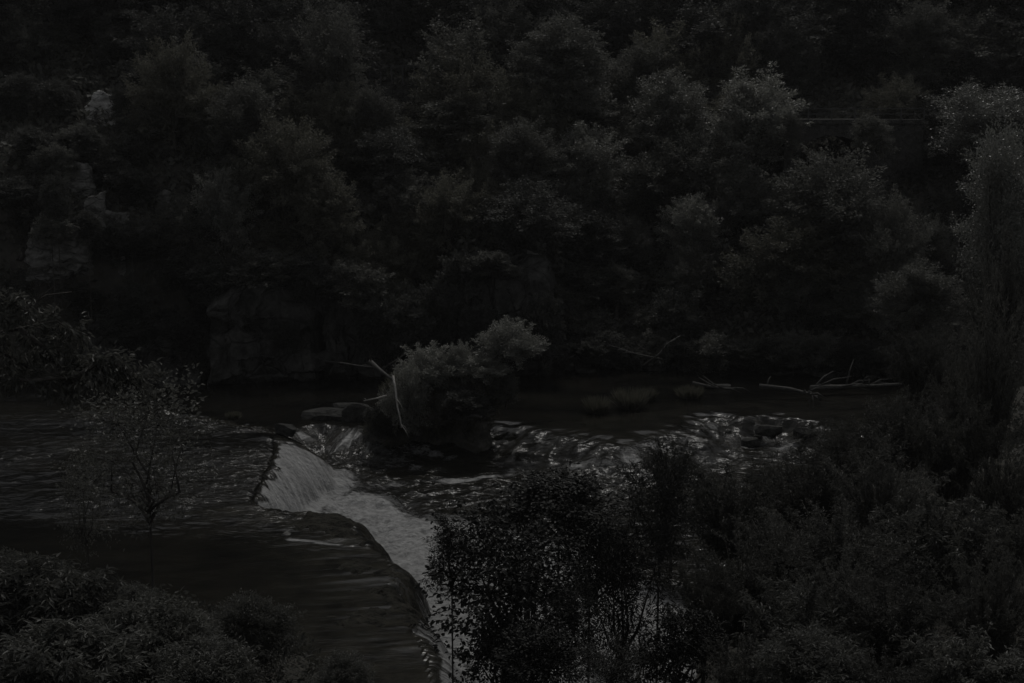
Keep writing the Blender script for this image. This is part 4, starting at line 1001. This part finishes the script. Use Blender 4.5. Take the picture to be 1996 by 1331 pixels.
# ------------------------------------------------------------------ stone bridge and wall on the slope
def bridge():
    D = hill_depth(1620, 300, 100, 0.55) - 1.0
    print('bridge', D)
    root = thing('stone_bridge', 'shaded stone arch bridge half hidden by trees on the far slope', 'bridge', at(1620, 300, D))
    bx, by, bz = root.location; s = D/FPX
    def wx(px): return at(px, 260, D).x - bx
    def wz(py): return at(1620, py, D).z - bz
    cxp = wx(1622); span = 62*s; crown_z = wz(264); spring = wz(298); rise = crown_z - spring
    top = wz(241); x0, x1 = wx(1530), wx(1800); zb = -6.0; th = 3.2
    g = Geo(); n = 24
    arcp = [(cxp - span + 2*span*i/n, spring + rise*math.sqrt(max(0, 1 - ((2*i/n) - 1)**2))) for i in range(n+1)]
    for yy, flip in ((0, 1), (th, -1)):
        for (ax, az), (cx_, cz) in zip(arcp[:-1], arcp[1:]):
            q = [(ax, yy, az), (cx_, yy, cz), (cx_, yy, top), (ax, yy, top)]
            g.add(q if flip == 1 else q[::-1], [(0, 1, 2, 3)])
    for (ax, az), (cx_, cz) in zip(arcp[:-1], arcp[1:]):
        g.add([(ax, 0, az), (ax, th, az), (cx_, th, cz), (cx_, 0, cz)], [(0, 1, 2, 3)])
    g.box(x0, cxp - span, 0, th, zb, top); g.box(cxp + span, x1, 0, th, zb, top)
    link('arch_wall', g.mesh('arch_wall', M['masonry']), root)
    g = Geo()
    for i in range(n):                                              # voussoirs
        (ax, az), (cx_, cz) = arcp[i], arcp[i+1]
        def out(x, z, k):
            v = Vector((x - cxp, 0, (z - spring) * 1.4)); v = v.normalized() if v.length else Vector((0, 0, 1)); return (x + v.x*k, z + v.z*k)
        a0, a1 = (ax, az), (cx_, cz); o0, o1 = out(ax, az, 0.30), out(cx_, cz, 0.30)
        lerp = lambda p, q, t: (p[0]+(q[0]-p[0])*t, p[1]+(q[1]-p[1])*t)
        a1, o1 = lerp(a0, a1, .93), lerp(o0, o1, .93)
        vs_ = [(a0[0], -0.06, a0[1]-.02), (a1[0], -0.06, a1[1]-.02), (o1[0], -0.06, o1[1]), (o0[0], -0.06, o0[1])]
        vs_ += [(x, 0.1, z) for x, y, z in vs_]
        g.add(vs_, [(0, 1, 2, 3), (0, 4, 5, 1), (1, 5, 6, 2), (2, 6, 7, 3), (3, 7, 4, 0)])
    link('arch_ring', g.mesh('arch_ring', M['masonry']), root)
    g = Geo(); g.box(x0, x1, -0.12, th+0.12, top, top+0.22); link('cornice', g.mesh('cornice', M['masonry']), root)
    for k in range(7):
        xx = x0 + (x1-x0)*k/6; g = Geo(); g.box(xx-.03, xx+.03, 0.0, 0.08, top+.22, top+0.8)
        link('railing_post', g.mesh('railing_post', M['iron']), root)
    for hh in (0.50, 0.78):
        g = Geo(); g.box(x0, x1, 0.085, 0.135, top+hh-.02, top+hh+.02); link('rail', g.mesh('rail', M['iron']), root)
bridge()
def retaining(px0, px1, py, label, posts):
    D = hill_depth((px0+px1)/2, py+20, 60, 0.35) - 1.0
    a, b = at(px0, py, D), at(px1, py, D)
    root = thing('retaining_wall', label, 'wall', (a.x, a.y, a.z - 2.2))
    ln = b.x - a.x
    g = Geo(); g.box(0, ln, 0, 0.6, -1.5, 2.0); link('wall', g.mesh('wall', M['masonry']), root)
    g = Geo(); g.box(-0.04, ln+.04, -0.06, 0.66, 2.0, 2.18); link('coping', g.mesh('coping', M['masonry']), root)
    if posts:
        for k in range(posts):
            xx = 0.2 + (ln-.4)*k/(posts-1); g = Geo(); g.box(xx-.035, xx+.035, .25, .32, 2.18, 3.2); link('railing_post', g.mesh('railing_post', M['iron']), root)
        g = Geo(); g.box(0, ln, .325, .37, 3.1, 3.16); link('rail', g.mesh('rail', M['iron']), root)
retaining(690, 835, 163, 'low stone retaining wall with a thin railing on the upper slope', 7)
retaining(1060, 1185, 193, 'short dim retaining wall right of the tall tapering tree', 4)

# ------------------------------------------------------------------ near banks: trees and bushes in front of the river
def near(kind, px, py, wpx, hpx, D, label, name='shrub', cat='shrub', group=None, tr=0.5, lean=(0, 0), yaw=None):
    c = at(px, py, D)
    return plant(kind, c, wpx/FPX*D, hpx/FPX*D, label, name, cat, group, tr, base=None, lean=lean, yaw=yaw)
# dark silhouettes in the centre
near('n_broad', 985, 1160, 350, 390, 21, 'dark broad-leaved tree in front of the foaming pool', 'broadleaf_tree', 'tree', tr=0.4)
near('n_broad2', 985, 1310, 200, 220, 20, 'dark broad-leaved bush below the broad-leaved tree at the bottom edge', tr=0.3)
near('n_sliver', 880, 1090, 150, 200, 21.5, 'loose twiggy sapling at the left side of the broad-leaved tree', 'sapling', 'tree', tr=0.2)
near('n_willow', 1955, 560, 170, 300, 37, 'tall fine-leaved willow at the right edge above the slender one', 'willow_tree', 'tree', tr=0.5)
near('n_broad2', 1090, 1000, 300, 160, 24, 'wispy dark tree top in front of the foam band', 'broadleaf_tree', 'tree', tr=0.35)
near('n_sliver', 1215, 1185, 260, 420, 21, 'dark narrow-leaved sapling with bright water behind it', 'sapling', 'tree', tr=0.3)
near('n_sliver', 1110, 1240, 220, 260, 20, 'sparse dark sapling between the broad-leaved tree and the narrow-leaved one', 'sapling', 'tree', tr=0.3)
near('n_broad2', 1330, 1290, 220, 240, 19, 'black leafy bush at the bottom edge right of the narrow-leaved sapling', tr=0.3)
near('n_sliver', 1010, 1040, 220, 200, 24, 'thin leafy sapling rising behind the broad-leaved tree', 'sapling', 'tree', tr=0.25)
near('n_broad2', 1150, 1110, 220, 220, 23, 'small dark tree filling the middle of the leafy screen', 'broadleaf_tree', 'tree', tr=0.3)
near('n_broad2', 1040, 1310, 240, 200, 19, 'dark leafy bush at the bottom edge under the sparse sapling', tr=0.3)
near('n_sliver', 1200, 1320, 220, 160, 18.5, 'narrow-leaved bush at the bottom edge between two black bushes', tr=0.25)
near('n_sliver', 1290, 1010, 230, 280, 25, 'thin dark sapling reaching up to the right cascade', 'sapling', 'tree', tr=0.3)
# the thicket on the right
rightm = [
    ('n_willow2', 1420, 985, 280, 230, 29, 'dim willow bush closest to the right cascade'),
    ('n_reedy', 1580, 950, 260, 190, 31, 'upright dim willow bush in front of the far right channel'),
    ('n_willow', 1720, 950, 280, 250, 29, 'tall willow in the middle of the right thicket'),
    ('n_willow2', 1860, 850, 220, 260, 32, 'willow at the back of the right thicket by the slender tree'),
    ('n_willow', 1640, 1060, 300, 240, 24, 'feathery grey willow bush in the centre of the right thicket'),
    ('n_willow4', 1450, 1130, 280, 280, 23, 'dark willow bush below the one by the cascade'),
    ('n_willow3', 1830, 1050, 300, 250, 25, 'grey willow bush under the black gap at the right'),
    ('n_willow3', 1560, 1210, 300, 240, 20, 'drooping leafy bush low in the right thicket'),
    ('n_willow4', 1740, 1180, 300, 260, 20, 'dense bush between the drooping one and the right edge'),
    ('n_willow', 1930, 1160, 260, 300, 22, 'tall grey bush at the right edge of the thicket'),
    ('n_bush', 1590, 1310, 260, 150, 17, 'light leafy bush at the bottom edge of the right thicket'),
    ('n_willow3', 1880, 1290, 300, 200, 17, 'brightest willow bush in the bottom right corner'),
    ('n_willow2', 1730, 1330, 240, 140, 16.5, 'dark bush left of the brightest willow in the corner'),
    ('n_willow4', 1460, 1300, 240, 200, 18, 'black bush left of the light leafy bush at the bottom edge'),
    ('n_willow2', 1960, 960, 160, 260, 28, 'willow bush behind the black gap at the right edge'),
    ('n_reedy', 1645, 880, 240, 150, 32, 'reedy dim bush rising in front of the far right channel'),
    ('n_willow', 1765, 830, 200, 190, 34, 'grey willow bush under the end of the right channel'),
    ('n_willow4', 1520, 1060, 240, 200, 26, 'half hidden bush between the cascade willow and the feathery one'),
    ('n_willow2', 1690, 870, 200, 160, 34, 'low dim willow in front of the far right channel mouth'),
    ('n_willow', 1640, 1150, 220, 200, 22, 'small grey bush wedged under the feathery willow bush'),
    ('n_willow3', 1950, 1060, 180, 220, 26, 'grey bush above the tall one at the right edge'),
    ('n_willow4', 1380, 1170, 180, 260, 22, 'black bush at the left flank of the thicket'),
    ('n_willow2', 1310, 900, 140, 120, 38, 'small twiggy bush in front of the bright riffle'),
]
for kd, px, py, w_, h_, D, lb in rightm:
    near(kd, px, py, w_, h_, D, lb, 'willow_bush', 'bush')
near('n_willow', 1935, 700, 170, 420, 34, 'slender tall willow at the right edge beside the channel', 'willow_tree', 'tree', tr=0.55)
near('n_willow', 1880, 760, 150, 260, 38, 'shorter willow left of the slender tall one', 'willow_tree', 'tree', tr=0.45)
near('h_speck', 1950, 430, 200, 330, 48, 'tall glossy-leaved tree filling the right edge above the willows', 'broadleaf_tree', 'tree', tr=1.0)
near('n_willow2', 1800, 700, 170, 180, 46, 'dim willow at the water end of the right channel', 'willow_bush', 'bush')
near('h_mid', 1790, 590, 190, 140, 57, 'dim tree leaning over the end of the right channel', 'broadleaf_tree', 'tree', tr=0.7)
# left bank
near('n_sapling', 285, 885, 360, 360, 29, 'thin tree with a straight trunk and small leaves before the left pool', 'sapling', 'tree', tr=0.36)
near('n_sapling', 165, 980, 150, 230, 30, 'lesser sapling left of the thin straight tree', 'sapling', 'tree', tr=0.2)
leftb = [
    ('n_bush2', 90, 1200, 330, 220, 23, 'tall leafy bush at the left edge of the near bank'),
    ('n_bush', 290, 1260, 300, 200, 22, 'leafy bush in the middle of the near left bank'),
    ('n_bush2', 120, 1310, 340, 180, 18, 'bush with long pointed leaves in the bottom left corner'),
    ('n_fine', 490, 1245, 230, 190, 25, 'round dense bush with small leaves beside the weir pool'),
    ('n_fine', 665, 1325, 170, 110, 25, 'fine-leaved bush at the bottom edge by the weir'),
    ('n_bush', 400, 1320, 260, 140, 20, 'broken bush at the bottom edge left of the fine-leaved one'),
    ('n_bush', 260, 1180, 130, 90, 26, 'small bush around the foot of the thin straight tree'),
    ('n_bush', 10, 1170, 200, 200, 24, 'half seen bush at the far left edge of the bank'),
]
for kd, px, py, w_, h_, D, lb in leftb:
    near(kd, px, py, w_, h_, D, lb, 'leafy_bush', 'bush')

# boughs of a tree that stands just outside the left edge
def bough_tree():
    D = 19.0
    rng = random.Random(9); nr = np.random.default_rng(9)
    base = at(-260, 900, D); gz = tz(base.x, base.y)
    root = thing('ash_tree', 'tree at the left edge whose leafy boughs hang over the left pool', 'tree', (base.x, base.y, gz - .1))
    off = root.location
    g = Geo(); ft = at(-220, 640, D) - off
    g.tube([(0, 0, 0), (ft.x*.3, 0, ft.z*.5), tuple(ft)], [.2, .16, .1], 9)
    link('trunk', g.mesh('trunk', M['bark'], True), root)
    g = Geo()
    bl = [[(-220, 700), (-60, 660), (40, 640), (110, 625), (150, 650)], [(-220, 760), (-40, 735), (60, 742), (150, 735), (215, 702), (285, 742)], [(-200, 640), (-40, 600), (20, 590), (60, 610)],
          [(150, 735), (200, 700), (240, 718), (270, 760)], [(40, 640), (90, 680), (130, 705), (180, 722)], [(-60, 660), (10, 690), (60, 720)]]
    P = []; Dd = []
    for q, pl in enumerate(bl):
        dd = D + rng.uniform(-.4, .4)
        pts = [at(a, b, dd + 0.15*i) - off for i, (a, b) in enumerate(pl)]
        n = len(pts); g.tube(pts, [0.038*(1 - .75*i/(n-1)) for i in range(n)], 6)
        for i in range(n-1):
            for _ in range(15):
                a = pts[i].lerp(pts[i+1], rng.random())
                if (a + off).x < at(-60, 600, D).x: continue
                tip = a + Vector((rng.uniform(-.28, .32), rng.uniform(-.3, .3), rng.uniform(-.32, .22)))
                g.tube([a, tip], [.006, .003], 4)
                for _ in range(13):                               # leaflets along the twig
                    p = a.lerp(tip, rng.uniform(.3, 1.05)) + Vector((rng.gauss(0, .035), rng.gauss(0, .035), rng.gauss(0, .035)))
                    P.append(tuple(p)); Dd.append(tuple((tip - a).normalized()*.6 + Vector((rng.gauss(0, .5), rng.gauss(0, .5), rng.gauss(-.45, .35)))))
    link('branches', g.mesh('branches', M['bark'], True), root)
    P = np.array(P); V, F, t = leaves(nr, P, np.array(Dd), nr.normal(size=P.shape)*.7 + np.array([0, 0, 1]), 0.10, 0.042, True)
    link('foliage', mesh_np('foliage', V, F, M['leaf_near'], False, tint=t), root)
bough_tree()

# ------------------------------------------------------------------ thin scattering volume added as a veil to lift the blacks
def haze():
    g = Geo(); g.box(-128, 128, -30, 265, -3.2, 112.0)
    m = bpy.data.materials.new('haze'); m.use_nodes = True
    N, L = m.node_tree.nodes, m.node_tree.links
    N.remove(N['Principled BSDF'])
    v = N.new('ShaderNodeVolumePrincipled'); v.inputs['Color'].default_value = (0.9, 0.9, 0.9, 1)
    v.inputs['Density'].default_value = 0.00024; v.inputs['Anisotropy'].default_value = 0.2
    L.new(v.outputs[0], N['Material Output'].inputs['Volume'])
    o = link('haze', g.mesh('haze', m)); o['kind'] = 'stuff'; o['label'] = 'thin veil of haze added over the valley to lift the blacks'
haze()
print('objects', len(bpy.data.objects), 'fill trees', nfill)
